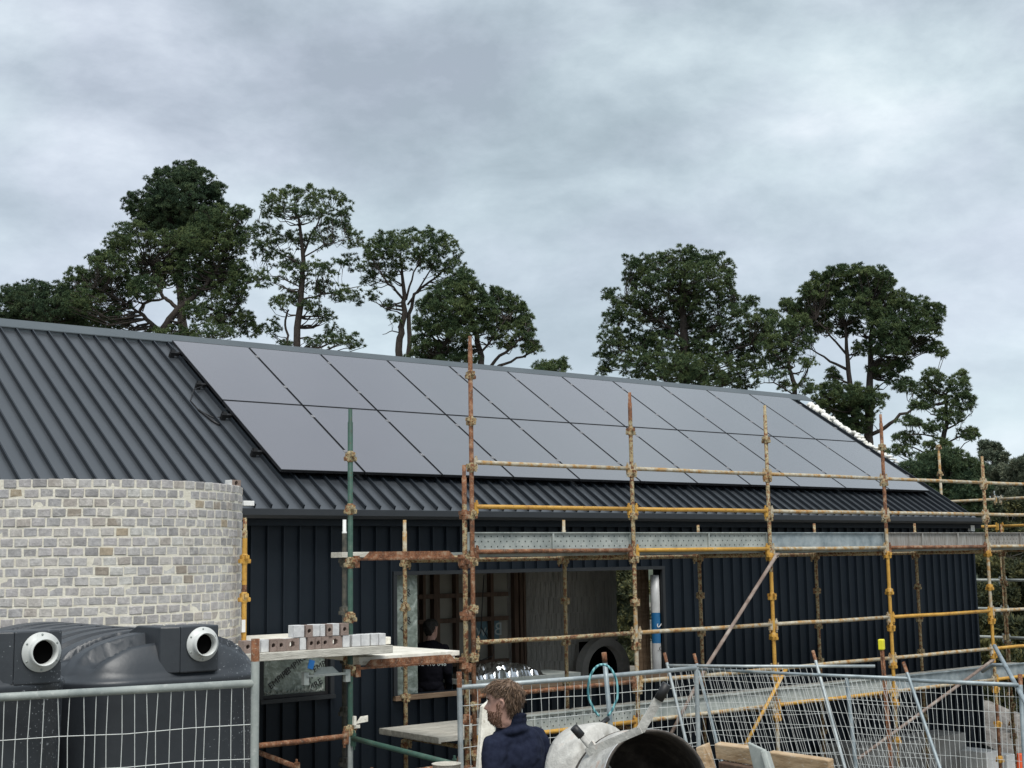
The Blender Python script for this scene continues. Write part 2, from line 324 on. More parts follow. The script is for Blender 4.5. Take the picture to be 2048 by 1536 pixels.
for mir in (False, True):
    f = (lambda y: 34.9 - y) if mir else (lambda y: y)
    a0 = 17.24; lift = .062
    rc.prism([(XL - .12, f(17.45), zr + lift), (XL - .12, f(a0), roofz(a0) + lift), (XL - .12, f(a0), roofz(a0) + lift - .012), (XL - .12, f(17.45), zr + lift - .02)], (21.45 - XL, 0, 0))
    for i in range(len(xs_rib) - 1):
        rc.bbox((xs_rib[i] + .012, f(a0 + .02), roofz(a0 + .02) - .01), (xs_rib[i + 1] - .012, f(a0 + .032), roofz(a0 + .02) + lift - .013))
M['ridge'] = mat('ridge_flashing', [(.3, (.06, .074, .082)), (.7, (.08, .095, .103))], 1.5, .42)
rc.build('ridge_cap', M['ridge'], roof)
gt = MB(); gprof = [(13.42, .598), (13.415, .53), (13.44, .495), (13.58, .495), (13.60, .52), (13.60, .60), (13.585, .60), (13.583, .515), (13.445, .515), (13.432, .535), (13.432, .598)]
gt.prism([(6.3, a, b) for a, b in gprof], (21.2 - 6.3, 0, 0)); gt.build('gutter', M['gutter'], house)
fs = MB(); fs.bbox((XL, 13.605, .42), (21.2, 13.65, .60)); fs.bbox((XL, 13.65, .44), (21.2, YW + .1, .46))
fs.bbox((6.0, 13.5, .56), (6.32, 13.62, .60)); fs.build('fascia', M['clad'], house)
wb = MB(); wb.bbox((20.88, 13.60, .37), (20.99, 13.66, .47)); wb.build('bracket', M['white'], house, label='small white bracket under the right end of the eave')
ins = MB(); random.seed(3)
for i in range(70):
    yy = 15.2 + i * .028; wv = random.uniform(.1, .2); c = V((21.06 + random.uniform(-.03, .06), yy, roofz(yy) + random.uniform(-.02, .05)))
    vs = []; 
    for a in range(6):
        for b_ in range(5):
            th = 2 * math.pi * a / 6; ph = -1.3 + 2.6 * b_ / 4; rr = random.uniform(.75, 1.2)
            vs.append(c + V((math.cos(th) * math.cos(ph) * (.03 + .0011 * i), math.sin(th) * math.cos(ph) * .05, math.sin(ph) * (.018 + .0006 * i))) * rr)
    ins.add(vs, [(a * 5 + b_, ((a + 1) % 6) * 5 + b_, ((a + 1) % 6) * 5 + b_ + 1, a * 5 + b_ + 1) for a in range(6) for b_ in range(4)], 0, True)
ins.build('insulation', M['insul'], house, label='white insulation bulging out along the open gable edge')
# interior
M['plaster'] = plain('pale_plaster', (.5, .49, .46), .9)
it = MB(); it.bbox((XL + .15, YW + .15, -2.6), (XR - .15, YB - .15, -2.5)); it.build('interior_floor', M['plaster'], house)
it = MB(); it.bbox((XL + .15, YW + .15, .1), (XR - .15, YB - .15, .14)); it.build('ceiling', M['plaster'], house)
M['wrap'] = mat('wall_wrap', [(.3, (.2, .19, .16)), (.7, (.27, .255, .215))], 2, .8)
M['wrapblue'] = plain('printed_wrap', (.10, .17, .2), .7); M['wraptext'] = plain('wrap_lettering', (.4, .45, .44), .7)
YP = 15.6
it = MB(); it.bbox((8.2, YP + .1, -2.5), (12.35, YP + .12, .1)); pw = it.build('partition', M['wrap'], house, label='partition lined with pale wrap behind timber studs')
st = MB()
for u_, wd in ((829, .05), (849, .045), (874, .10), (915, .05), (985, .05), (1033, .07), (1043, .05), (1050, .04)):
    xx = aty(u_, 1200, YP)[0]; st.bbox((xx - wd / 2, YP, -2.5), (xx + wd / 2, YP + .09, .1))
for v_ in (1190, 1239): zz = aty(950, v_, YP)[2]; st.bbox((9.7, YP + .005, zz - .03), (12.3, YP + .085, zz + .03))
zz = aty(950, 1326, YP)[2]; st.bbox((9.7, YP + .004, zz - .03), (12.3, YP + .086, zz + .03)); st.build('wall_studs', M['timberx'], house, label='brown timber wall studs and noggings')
pb = MB(); a = aty(955, 1262, YP + .08); b = aty(1000, 1283, YP + .08)
pb.bbox((a.x, YP + .095, aty(960, 1283, YP).z), (b.x, YP + .098, aty(960, 1244, YP).z)); pbo = pb.build('printed_wrap', M['wrapblue'], house)
text('Bow', .26, M['wraptext'], pbo, ((a.x + b.x) / 2 + .02, YP + .093, aty(960, 1262, YP).z), 0, mirror=True, name='wrap_lettering')
pb = MB(); a = aty(886, 1262, YP + .08); b = aty(910, 1283, YP + .08)
pb.bbox((a.x, YP + .095, aty(900, 1383, YP).z), (b.x + .1, YP + .098, aty(900, 1338, YP).z)); pbo = pb.build('printed_wrap', M['wrapblue'], house)
text('Bo', .26, M['wraptext'], pbo, ((a.x + b.x) / 2 + .04, YP + .093, aty(900, 1362, YP).z), 0, mirror=True, name='wrap_lettering')
cb_ = MB(); cb_.path([aty(968, 1150, 15.3), aty(965, 1200, 15.3), aty(962, 1262, 15.3), aty(952, 1290, 15.25), aty(950, 1318, 15.2)], .008, 5)
cb_.path([aty(963, 1255, 15.28), aty(975, 1275, 15.2), aty(988, 1295, 15.2), aty(985, 1312, 15.2), aty(958, 1322, 15.2)], .007, 5)
solo(cb_, 'hanging_cable', M['black'], 'black electrical cables dangling in front of the studs inside the opening', 'cable', aty(968, 1150, 15.3))
# interior brick flue: stack of upright bricks on a curve, in front of it an arch
M['flue'] = mat('grey_stack_brick', [(.3, (.44, .42, .38)), (.5, (.58, .56, .51)), (.7, (.68, .66, .60))], 3, .9, stretch=(7, 7, .8), bmp=.7, bscale=12, bd=.02)
fx, fy, frd = 14.25, 17.5, 1.38
fl = MB(); fl.lathe([(frd, -2.5), (frd, .1)], (fx, fy, 0), (0, 0, 1), 64)
nb = 110
for zi in range(11):
    zb = -2.5 + zi * .24
    for j in range(nb):
        th = 2 * math.pi * (j + .5 * (zi % 2)) / nb
        if math.sin(th) > .35: continue
        rr = frd + random.uniform(.004, .02); c = V((fx + rr * math.cos(th), fy + rr * math.sin(th), zb + .12))
        fl.box(c, (.02, 2 * math.pi * frd / nb - .008, .232), 0, Matrix.Rotation(th, 3, 'Z'))
fl.build('curved_flue', M['flue'], house, label='tall curved brick flue seen through the opening')
ar = MB(); ya = 15.75; pts_o = []; 
xa0, xa1 = aty(1164, 1300, ya).x, aty(1259, 1300, ya).x; cxa = (xa0 + xa1) / 2; ro = (xa1 - xa0) / 2; zt = aty(1210, 1276, ya).z; zc = zt - ro; ri = ro - .12
angs = [math.pi * i / 20 for i in range(21)]
out = [(cxa - ro, -2.5)] + [(cxa - ro * math.cos(a), zc + ro * math.sin(a)) for a in angs] + [(cxa + ro, -2.5)]
inn = [(cxa - ri, -2.5)] + [(cxa - ri * math.cos(a), zc + ri * math.sin(a)) for a in angs] + [(cxa + ri, -2.5)]
for i in range(len(out) - 1):
    q = [out[i], out[i + 1], inn[i + 1], inn[i]]
    ar.prism([(p[0], ya, p[1]) for p in q], (0, .16, 0))
aro = ar.build('fireplace_arch', mat('arch_brick', [(.3, (.5, .48, .45)), (.7, (.66, .64, .6))], 6, .9, bmp=.5, bscale=20), house, label='rounded brick fireplace arch')
bk = MB(); bk.bbox((xa0 + .1, ya + .162, -2.5), (xa1 - .1, ya + .18, zt - .05)); bk.build('firebox_shade', M['void'], aro)  # flat black sheet standing in for the shaded hollow behind the arch
jb = MB()
for u_ in (1275, 1283, 1291): xx = aty(u_, 1200, 14.3).x; jb.bbox((xx - .03, 14.25, -2.5), (xx + .025, 14.34, .1))
jb.build('jamb_studs', M['timber'], house)
rl = MB(); xx = aty(1314, 1250, 13.82).x; zt_ = lambda v: aty(1314, v, 13.82).z
rl.lathe([(.075, zt_(1150)), (.08, zt_(1200)), (.078, zt_(1225)), (.078, zt_(1286)), (.082, zt_(1300)), (.078, zt_(1345)), (.078, -2.5)], (xx, 13.82, 0), (0, 0, 1), 20, mis=[0, 0, 1, 0, 0, 0], caps=True)
rlo = solo(rl, 'wrapped_roll', [plain('white_wrap', (.55, .56, .56), .35), plain('blue_wrap', (.02, .14, .32), .35)], 'tall white and blue plastic wrapped roll standing at the right end of the opening', 'roll', (xx, 13.82, -2.5))
text('.C', .09, M['ink'], rlo, (xx - .03, 13.736, zt_(1297)), 0, name='roll_lettering', xdir=V((.9, -.43, 0)))
text('S', .14, M['white'], rlo, (xx - .03, 13.732, zt_(1250)), -1.4, name='roll_logo', xdir=V((.9, -.43, 0)))
bn = MB(); a = aty(955, 1385, 14.3); bn.bbox((a.x - .3, 14.0, -1.56), (a.x + 1.5, 14.7, -1.50)); bno = solo(bn, 'work_bench', M['galvdull'], 'grey bench top just inside the opening with foil wrapped insulation on it', 'bench', (a.x + .6, 14.3, -2.5))
for dx in (-.25, 1.4):
    for yy in (14.05, 14.65): l_ = MB(); l_.bbox((a.x + dx, yy, -2.5), (a.x + dx + .05, yy + .05, -1.56)); l_.build('leg', M['timberx'], bno)
fo = MB(); random.seed(11); nxf, nyf = 46, 16; b0 = len(fo.v)
for j in range(nyf):
    for i in range(nxf):
        fx_, fy_ = i / (nxf - 1), j / (nyf - 1); e = math.sin(math.pi * fx_) ** .5 * math.sin(math.pi * min(1, fy_ * 1.0)) ** .5
        fo.v.append((a.x - .25 + fx_ * 1.2, 14.05 + fy_ * .55, -1.497 + e * .17 + (random.uniform(-.022, .022) if 0 < i < nxf - 1 and 0 < j < nyf - 1 else 0)))
for j in range(nyf - 1):
    for i in range(nxf - 1): fo.f.append((j * nxf + i, j * nxf + i + 1, (j + 1) * nxf + i + 1, (j + 1) * nxf + i)); fo.m.append(0); fo.sm.append(False)
solo(fo, 'foil_bundle', mat('crumpled_foil', (.75, .78, .8), 9, .18, 1.0), 'crumpled silver foil bundle lying on the grey bench inside the opening', 'foil bundle', (a.x + .3, 14.3, -1.62))
# ================================================================ solar panels
TH = .5675; O = V((7.7656, 14.0776, 1.0836)); LP = 1.808; WP = 1.154
m, t, b = nt('solar_glass'); b.inputs['Roughness'].default_value = .16; b.inputs['Specular IOR Level'].default_value = .5; b.inputs['IOR'].default_value = 1.6
vec = objvec(t); n = noise(t, vec, 1.2, 4); r = ramp(t, [(.3, (.10, .097, .107)), (.7, (.108, .104, .115))]); t.links.new(n.outputs[0], r.inputs[0]); t.links.new(r.outputs[0], b.inputs['Base Color'])
rr = t.nodes.new('ShaderNodeMapRange'); rr.inputs[3].default_value = .22; rr.inputs[4].default_value = .28; t.links.new(n.outputs[0], rr.inputs[0]); t.links.new(rr.outputs[0], b.inputs['Roughness'])
b.inputs['Coat Weight'].default_value = 1.0; b.inputs['Coat IOR'].default_value = 1.8; b.inputs['Coat Roughness'].default_value = .12
M['glass'] = m; M['pframe'] = plain('black_panel_frame', (.015, .015, .017), .4); M['clamp'] = plain('clamp_metal', (.26, .26, .27), .5, .3)
def panel():
    r = bpy.data.objects.new('solar_panel', None); COL.objects.link(r); r.empty_display_size = .1; ORG[r.name] = V((0, 0, 0))
    w, L = 1.134, 1.788
    f = MB()
    for a, b_ in (((0, 0, -.035), (w, .009, 0)), ((0, L - .009, -.035), (w, L, 0)), ((0, .0091, -.035), (.009, L - .0091, 0)), ((w - .009, .0091, -.035), (w, L - .0091, 0))): f.bbox(a, b_)
    f.build('frame', M['pframe'], r)
    g_ = MB(); g_.bbox((.0092, .0092, -.012), (w - .0092, L - .0092, -.0015)); g_.build('glass', M['glass'], r)
    for s_ in (.53, 1.48):
        c_ = MB(); c_.box((w + .01, s_, -.005), (.05, .055, .02)); c_.box((w + .01, s_, .008), (.02, .02, .008)); c_.build('clamp', M['clamp'], r, bevel=.004)
    r.rotation_euler = (TH, 0, 0); return r
def copy_tree(o, parent=None):
    c = o.copy(); COL.objects.link(c)
    if parent is not None: c.parent = parent
    for ch in KIDS[o.name]: 
        KIDS[c.name] = KIDS.get(c.name, []) + [copy_tree(ch, c)]
    KIDS.setdefault(c.name, [])
    ORG[c.name] = ORG.get(o.name, V((0, 0, 0)))
    return c
KIDS = {}
def index_tree(o):
    ch = kids(o); KIDS[o.name] = ch
    for c in ch: index_tree(c)
p0 = panel(); index_tree(p0)
nums = ['first', 'second', 'third', 'fourth', 'fifth', 'sixth', 'seventh', 'eighth', 'ninth', 'tenth', 'eleventh']
for j in (0, 1):
    for i in range(11):
        o = p0 if (i, j) == (0, 0) else copy_tree(p0)
        o.location = O + V((i * WP, j * LP * math.cos(TH), j * LP * math.sin(TH)))
        row = 'lower row, next to the eave' if j == 0 else 'upper row, just under the ridge'
        setp(o, '%s dark solar panel from the left in the %s' % (nums[i], row), 'solar panel', 'solar panels on the roof')
for j, (s_, nm_) in enumerate(((.53, 'lowest'), (1.48, 'second lowest'), (.53 + LP, 'second highest'), (1.48 + LP, 'highest'))):
    p_ = O + V((0, s_ * math.cos(TH), s_ * math.sin(TH))) - rn * .065
    q = MB(); q.beam(p_ + V((-.13, 0, 0)), p_ + V((11 * WP + .03, 0, 0)), .045, .045, up=rn)
    for i in range(16): q.beam(p_ + V((-.1 + i * .817, 0, 0)) - rn * .07, p_ + V((-.1 + i * .817, 0, 0)) - rn * .02, .05, .06, up=(1, 0, 0))
    q.box(p_ + V((-.09, 0, .03)), (.05, .05, .04))
    solo(q, 'mounting_rail', M['black'], '%s black rail poking out under the left edge of the solar panels' % nm_, 'mounting rail', p_, 'rails under the solar panels')
q = MB(); pts = []
def onroof(x, s_, h=.0): return V((x, O.y, O.z)) + V((0, s_ * math.cos(TH), s_ * math.sin(TH))) - rn * (.12 - h)
q.path([onroof(7.7, 2.28, .07), onroof(7.55, 2.2, .05), onroof(7.42, 1.95, .01), onroof(7.43, 1.7, .01), onroof(7.55, 1.5, .01), onroof(7.72, 1.48, .05)], .007, 6)
q.path([onroof(7.43, 1.7, .01), onroof(7.50, 1.4, .012), onroof(7.55, 1.3, .012)], .016, 6)
solo(q, 'cable', M['black'], 'loose black cable looping out from under the left edge of the solar panels', 'cable', onroof(7.5, 1.8))
# ================================================================ brick tower
def brickmat(name, cols, patch=(.62, .6, .56), pa=.5):
    m, t, b = nt(name); b.inputs['Roughness'].default_value = .92; b.inputs['Specular IOR Level'].default_value = .2
    ge = t.nodes.new('ShaderNodeNewGeometry'); r = ramp(t, cols, 'CONSTANT'); t.links.new(ge.outputs['Random Per Island'], r.inputs[0])
    vec = objvec(t); n = noise(t, vec, 22, 6, .65, .4); r2 = ramp(t, [(.3, (.72, .72, .72)), (.7, (1.18, 1.18, 1.18))]); t.links.new(n.outputs[0], r2.inputs[0])
    c = mixc(t, 1.0, r.outputs[0], r2.outputs[0], 'MULTIPLY')
    n2 = noise(t, vec, 9, 5, .7, .6); r3 = ramp(t, [(.55, (0, 0, 0)), (.66, (pa, pa, pa))]); t.links.new(n2.outputs[0], r3.inputs[0])
    c = mixc(t, r3.outputs[0], c, patch); t.links.new(c, b.inputs['Base Color'])
    n3 = noise(t, vec, 45, 5, .65); bump(t, b, n3.outputs[0], .6, .012); return m
G = lambda a, w=0: (a + w, a * .975, a * .965)
M['brick'] = brickmat('grey_recycled_brick', [(0, (.43, .41, .40)), (.14, (.48, .465, .45)), (.3, (.375, .365, .36)), (.42, (.45, .43, .425)), (.55, (.49, .465, .435)), (.66, (.41, .40, .40)), (.78, (.33, .32, .315)), (.87, (.42, .385, .35)), (.91, (.54, .53, .5)), (.965, (.33, .29, .245)), (.985, (.40, .335, .25))])
M['mortar'] = mat('cream_mortar', [(.3, (.64, .60, .50)), (.7, (.78, .745, .64))], 12, .95, bmp=.6, bscale=50)
M['bcore'] = mat('brown_brick_core', [(.3, (.20, .15, .125)), (.7, (.3, .23, .2))], 20, .9, bmp=.5, bscale=80)
M['bgrey'] = mat('pale_grey_brick_face', [(.3, (.46, .46, .46)), (.5, (.58, .58, .58)), (.7, (.7, .7, .68))], 10, .9, bmp=.5, bscale=40)
tower = thing('brick_tower', 'round tower of pale grey recycled bricks with thick cream mortar beside the house', 'brick tower', (5.07, 13.3, -3.6))
TX, TY, TR, TZ = 5.07, 13.3, 1.6, .77
q = MB(); th0, th1 = math.pi * 1.0 - .18, 2 * math.pi + .18; ns = 96
vs = []
for z in (-4.0, TZ - .006):
    for i in range(ns + 1): a = th0 + (th1 - th0) * i / ns; vs.append((TX + (TR - .004) * math.cos(a), TY + (TR - .004) * math.sin(a), z))
q.add(vs, [(i, i + 1, ns + 2 + i, ns + 1 + i) for i in range(ns)], 0, True)
for i in range(ns):
    a, b_ = [th0 + (th1 - th0) * (i + k) / ns for k in (0, 1)]
    q.add([(TX + r_ * math.cos(c_), TY + r_ * math.sin(c_), TZ - .006) for c_, r_ in ((a, TR - .004), (b_, TR - .004), (b_, TR - .12), (a, TR - .12))], [(0, 1, 2, 3)])
    q.add([(TX + (TR - .12) * math.cos(c_), TY + (TR - .12) * math.sin(c_), z) for c_, z in ((a, TZ - .006), (b_, TZ - .006), (b_, -4), (a, -4))], [(0, 1, 2, 3)])
q.build('mortar', M['mortar'], tower)
bk = MB(); random.seed(21); nbk = 84
for c in range(50):
    zt_ = TZ - c * .0862
    off = .5 * (c % 2) + random.uniform(-.06, .06); j = 0; ang = th0 - .05
    while ang < th1 + .05:
        wl = random.choice((.107, .11, .112, .112, .118)) ; da = (wl + .0145 + random.uniform(-.003, .004)) / TR
        a = ang + da / 2 + off * .0745; ang += da
        if a < th0 or a > th1: continue
        rad = TR - .0256 + random.uniform(-.003, .004); cz = zt_ - .038 + random.uniform(-.003, .003)
        rot = Matrix.Rotation(a + random.uniform(-.025, .025), 3, 'Z') @ Matrix.Rotation(random.uniform(-.02, .02), 3, 'X')
        h = .0725 + random.uniform(-.004, .002); b0 = len(bk.v)
        bk.box((TX + rad * math.cos(a), TY + rad * math.sin(a), cz), (.05, wl, h), 0, rot)
        for i in range(b0, len(bk.v)): p = bk.v[i]; bk.v[i] = (p[0] + random.uniform(-.0025, .0025), p[1] + random.uniform(-.0025, .0025), p[2] + random.uniform(-.0035, .0035))
bk.build('brickwork', M['brick'], tower, bevel=.005, bseg=1)
# a hollow brick: outer box with hexagonal hole along Y
def hbrick(mb, c, w, h, d, hr, rot=None, core=0, face=1):
    hexp = [(hr * math.cos(math.pi / 6 + i * math.pi / 3) * (.95), hr * math.sin(math.pi / 6 + i * math.pi / 3)) for i in range(6)]
    # outline points matching hex directions
    outp = [(w / 2, h / 2), (0, h / 2), (-w / 2, h / 2), (-w / 2, -h / 2), (0, -h / 2), (w / 2, -h / 2)]
    vs = [];
    for y in (-d / 2, d / 2): vs += [V((p[0], y, p[1])) for p in outp] + [V((p[0], y, p[1])) for p in hexp]
    if rot is not None: vs = [rot @ p for p in vs]
    vs = [p + V(c) for p in vs]; f = []; 
    for i in range(6):
        k = (i + 1) % 6
        f.append((i, k, 6 + k, 6 + i)); f.append((12 + k, 12 + i, 18 + i, 18 + k))
    n0 = len(f)
    for i in range(6): k = (i + 1) % 6; f.append((6 + i, 6 + k, 18 + k, 18 + i))
    mb.add(vs, f, core)
    mb.add(vs, [((i + 1) % 6, i, 12 + i, 12 + (i + 1) % 6) for i in range(6)], face)
# ================================================================ scaffolding
RT = .0245; M['darksteel'] = mat('dark_dirty_steel', [(.3, (.03, .035, .032)), (.6, (.09, .085, .07)), (.75, (.16, .12, .08))], 14, .85)
def bracket_mb():
    q = MB()
    for sx in (-1, 1):
        q.box((sx * .042, 0, -.022), (.030, .036, .042)); q.box((sx * .057, 0, -.022), (.006, .040, .030))
        q.box((0, sx * .042, .016), (.036, .030, .042)); q.box((0, sx * .057, .016), (.040, .006, .030))
    q.lathe([(.026, -.055), (.031, -.045), (.031, .04), (.026, .05)], (0, 0, 0), (0, 0, 1), 10)
    return q
BR = {}
def bracket(par, x, y, z, m):
    if m not in BR:
        o = bracket_mb().build('bracket', M[m]); md = o.data; BR[m] = md; bpy.data.objects.remove(o)
    o = bpy.data.objects.new('bracket', BR[m]); COL.objects.link(o); o.parent = par
    o.location = V((x, y, z)) - ORG[par.name]; o.rotation_euler = (0, 0, random.choice((0, math.pi / 2)) + random.uniform(-.05, .05)); ORG[o.name] = V((x, y, z)); return o
def standard(par, x, y, z0, z1, segs, clusters, lean=(0, 0), label=None, bm='rusty', gap=None):
    """segs: [(z_top, material)...] from the top down"""
    q = MB(); names = []; top = V((x, y, z1)); f = lambda z: V((x + lean[0] * (z - z1), y + lean[1] * (z - z1), z))
    zt = z1; pts = [f(z1), f(z1 - .12), f(z1 - .125)]; rs = [.019, .019, RT]; 
    for zz, m_ in segs:
        if m_ not in names: names.append(m_)
    mis = [names.index(segs[0][1])] * 2
    zs = z1 - .125
    for i, (zz, m_) in enumerate(segs):
        ze = segs[i + 1][0] if i + 1 < len(segs) else z0
        if ze < zs - .01: pts.append(f(ze)); rs.append(RT); mis.append(names.index(m_)); zs = ze
    q.path(pts, rs, 12, mis=mis)
    o = q.build('standard', [M[n] for n in names], par, label=label)
    for z in clusters:
        if z0 < z < z1: p = f(z); bracket(o, p.x, p.y, z, bm if not callable(bm) else bm(z))
    return o
def ledger(par, p0, p1, m, name='ledger', trim=.05, r=RT * .98, label=None):
    p0 = V(p0); p1 = V(p1); d = (p1 - p0).normalized(); a, b_ = p0 + d * trim, p1 - d * trim
    mid = a.lerp(b_, .5) + V((0, 0, random.uniform(-.006, .004)))
    q = MB(); q.path([a, a.lerp(b_, .25) + V((0, 0, random.uniform(-.003, .003))), mid, b_], r, 10)
    up = V((0, 0, 1))
    for e, s_ in ((a, -1), (b_, 1)):
        q.beam(e + d * (s_ * .0) + up * .045, e + d * (s_ * .0) - up * .07, .03, .05, up=d)
        q.beam(e - d * (s_ * .012) + up * .07, e - d * (s_ * .012) - up * .10, .012, .02, up=d)
    return q.build(name, M[m], par, label=label)
CL = [1.969 - .495 * k for k in range(14)]
FX = [8.67, 11.0, 13.37, 15.78, 18.2, 20.6]; FY, RY = 11.6, 12.87
scf = thing('scaffold', 'long rusty yellow tube scaffold standing along the front wall of the house', 'scaffold', (14, 12.2, -3.6))
tops = [2.39, 1.93, 1.915, 1.93, 1.43, 1.45]
seg = [[(9, 'rusty')], [(9, 'rusty'), (1.62, 'mottled'), (-.6, 'ledger'), (-1.4, 'mottled')], [(9, 'mottled'), (.1, 'mottled'), (-.2, 'yellow'), (-1.5, 'mottled'), (-1.9, 'ledger')],
       [(9, 'rusty'), (.35, 'ledger'), (-.05, 'yellow'), (-1.9, 'mottled')], [(9, 'mottled'), (.2, 'ledger'), (-.8, 'yellow'), (-1.6, 'mottled'), (-2.2, 'rusty')], [(9, 'ledger')]]
gzs = lambda x, y: gz(x, y) - .02
for i, x in enumerate(FX):
    bmf = (lambda z, i=i: 'rusty' if (i == 0 and z > 0) else ('mottled' if i < 2 or z > .3 else 'yellow')) if i else (lambda z: 'mottled')
    standard(scf, x, FY, gzs(x, FY), tops[i], seg[i], CL, bm=bmf)
    standard(scf, x + (.03 if i else 0), RY, gzs(x, RY), [.465, .479, .427, .457, .47, .46][i], [(9, 'ledger' if i < 2 else 'mottled'), (.0, 'mottled')], [z for z in CL if z < .3], bm='mottled')
LC = [['ledger', 'ledger', 'ledger', 'ledger', 'ledger'], ['yellow', 'yellow', 'ledger', 'ledger', 'ledger'], ['rusty', 'yellow', 'ledger', 'rusty', 'ledger'],
      ['mottled', 'ledger', 'ledger', 'yellow', 'ledger'], ['rusty', 'ledger', 'ledger', 'ledger', 'yellow'], ['yellow', 'ledger', 'yellow', 'ledger', 'yellow']]
for k, z in enumerate((1.035, .565, .09, -.852, -1.40, -1.845)):
    for i in range(5): ledger(scf, (FX[i], FY, z), (FX[i + 1], FY, z), LC[k][i])
for k, z in enumerate((.03, -1.93)):
    for i in range(6): ledger(scf, (FX[i], FY, z), (FX[i], RY, z), 'mottled', 'transom')
    for i in range(5): ledger(scf, (FX[i], RY, z - .02), (FX[i + 1], RY, z - .02), 'mottled')
def brace(par, pts, m, r=.022):
    q = MB(); q.path(pts, r, 10)
    for e, s_ in ((V(pts[0]), V(pts[1])), (V(pts[-1]), V(pts[-2]))):
        d = (s_ - e).normalized(); q.beam(e - d * .05, e + d * .05, .012, .06, up=(0, 1, 0)); q.tube(e + V((0, -.03, 0)), e + V((0, .03, 0)), .018, 8)
    return q.build('diagonal_brace', M[m], par)
M['bracem'] = mat('brown_grey_tube', [(.3, (.15, .105, .085)), (.5, (.25, .19, .16)), (.7, (.36, .31, .27))], 9, .85, bmp=.3, bscale=60)
brace(scf, [aty(1552, 1112, 11.53), aty(1412, 1335, 11.53), aty(1338, 1475, 11.53)], 'bracem')
brace(scf, [aty(1568, 1345, 11.52), aty(1488, 1495, 11.52)], 'yellow')
brace(scf, [aty(1983, 1322, 11.53), aty(1720, 1515, 11.53)], 'bracem')
# toe boards: galvanised edge beams, one per bay and level
def toeboard(par, x0, x1, y, zt, h, m, stiff, holes):
    q = MB(); q.bbox((x0, y, zt - h), (x1, y + .006, zt - .0125)); q.bbox((x0, y - .028, zt - .012), (x1, y + .04, zt)); q.bbox((x0, y - .02, zt - h - .01), (x1, y + .04, zt - h - .001))
    for f in stiff: xx = x0 + (x1 - x0) * f; q.bbox((xx - .012, y - .026, zt - h + .001), (xx + .012, y - .001, zt - .013))
    for sx in (x0, x1 - .008): q.bbox((sx + .001, y - .027, zt - h + .001), (sx + .007, y - .001, zt - .013))
    if holes:
        hq = q; nx_ = int((x1 - x0) / .085)
        for r_ in range(3):
            for i in range(nx_):
                xx = x0 + .06 + (i + .5 * (r_ % 2)) * .085
                if any(abs(xx - (x0 + (x1 - x0) * f)) < .04 for f in stiff) or xx > x1 - .03: continue
                zz = zt - .045 - r_ * (h - .08) / 2; n_ = 6
                hq.add([(xx + .0075 * math.cos(2 * math.pi * a / n_), y - .0015, zz + .0095 * math.sin(2 * math.pi * a / n_)) for a in range(n_)], [tuple(range(n_))], 1)
    return q.build('toe_board', [M[m], M['void']], par)
TB = [('galvdull', (.5,), True), ('galvdull', (.55,), True), ('galvblue', (), False), ('galvbrown', (.36, .72), False), ('galvbrown', (.4,), True)]
for i in range(5):
    m_, s_, h_ = TB[i]
    toeboard(scf, FX[i] - (.0 if i else .03), FX[i + 1] - .03, FY + .045, .298, .19, m_, s_, h_)
    toeboard(scf, FX[i] + .02, FX[i + 1] - .02, FY + .045, -1.655, .175, 'galvdull' if i < 3 else 'galvblue', (.35, .66) if i < 1 else (), i < 1)
def boards(par_things, x0, x1, y0, y1, zt, n, th, m, name, lab, cat, group, ends=True):
    wy = (y1 - y0) / n
    for i in range(n):
        q = MB(); a, b_ = y0 + i * wy + .004, y0 + (i + 1) * wy - .004; dx = random.uniform(-.03, .03)
        q.bbox((x0 + dx, a, zt - th), (x1 + dx, b_, zt + random.uniform(-.003, .003)))
        solo(q, name, M[m], lab(i), cat, ((x0 + x1) / 2, (a + b_) / 2, zt - th), group, bevel=.004)
bayn = ['first', 'second', 'third', 'fourth', 'fifth']; rown = ['front', 'second', 'third', 'fourth', 'back']
for k, z in enumerate((.09, -1.79)):
    for i in range(5):
        x0 = FX[i] + .03 if (i or k == 0) else 8.28
        for r_ in range(5):
            q = MB(); a = FY + .09 + r_ * .225; q.bbox((x0, a, z - .05), (FX[i + 1] - .03, a + .215, z)); 
            q.bbox((x0 + .002, a + .002, z - .062), (x0 + .03, a + .213, z - .0502))
            solo(q, 'scaffold_plank', M['plankgrey' if k else 'galvdull'], '%s scaffold plank in the %s bay of the %s deck' % (rown[r_], bayn[i], ('upper', 'lower')[k]), 'plank', (x0 + 1, a + .1, z - .05), 'planks on the long scaffold')
# scaffold round the gable end
sg = thing('scaffold', 'far scaffold bay standing beyond the right gable of the house', 'scaffold', (22, 14.5, -3.6))
GX = 22.1
pA = atx_ = lambda u, v: ray(u, v) * (GX / ray(u, v).x)
ya_, yb_, yc_ = pA(1883, 1000).y, pA(2005, 1150).y, pA(2005, 1150).y - 2.0
standard(sg, GX, ya_, -3.6, pA(1879, 893).z, [(9, 'ledger')], CL, bm='mottled'); standard(sg, GX, yb_, -3.6, .25, [(9, 'mottled')], CL, bm='mottled'); standard(sg, GX, yc_, -3.6, 1.2, [(9, 'mottled')], CL, bm='mottled')
for v_, uu, m_ in ((1003, 1900, 'ledger'), (1054, 1945, 'yellow'), (1160, 1960, 'galvdull'), (1217, 1960, 'galvdull'), (1273, 1960, 'galvdull'), (1335, 1960, 'plankgrey')):
    z = pA(uu, v_).z; ledger(sg, (GX, ya_ + 2.5, z), (GX, yb_, z), m_); ledger(sg, (GX, yb_, z), (GX, yc_, z), m_)
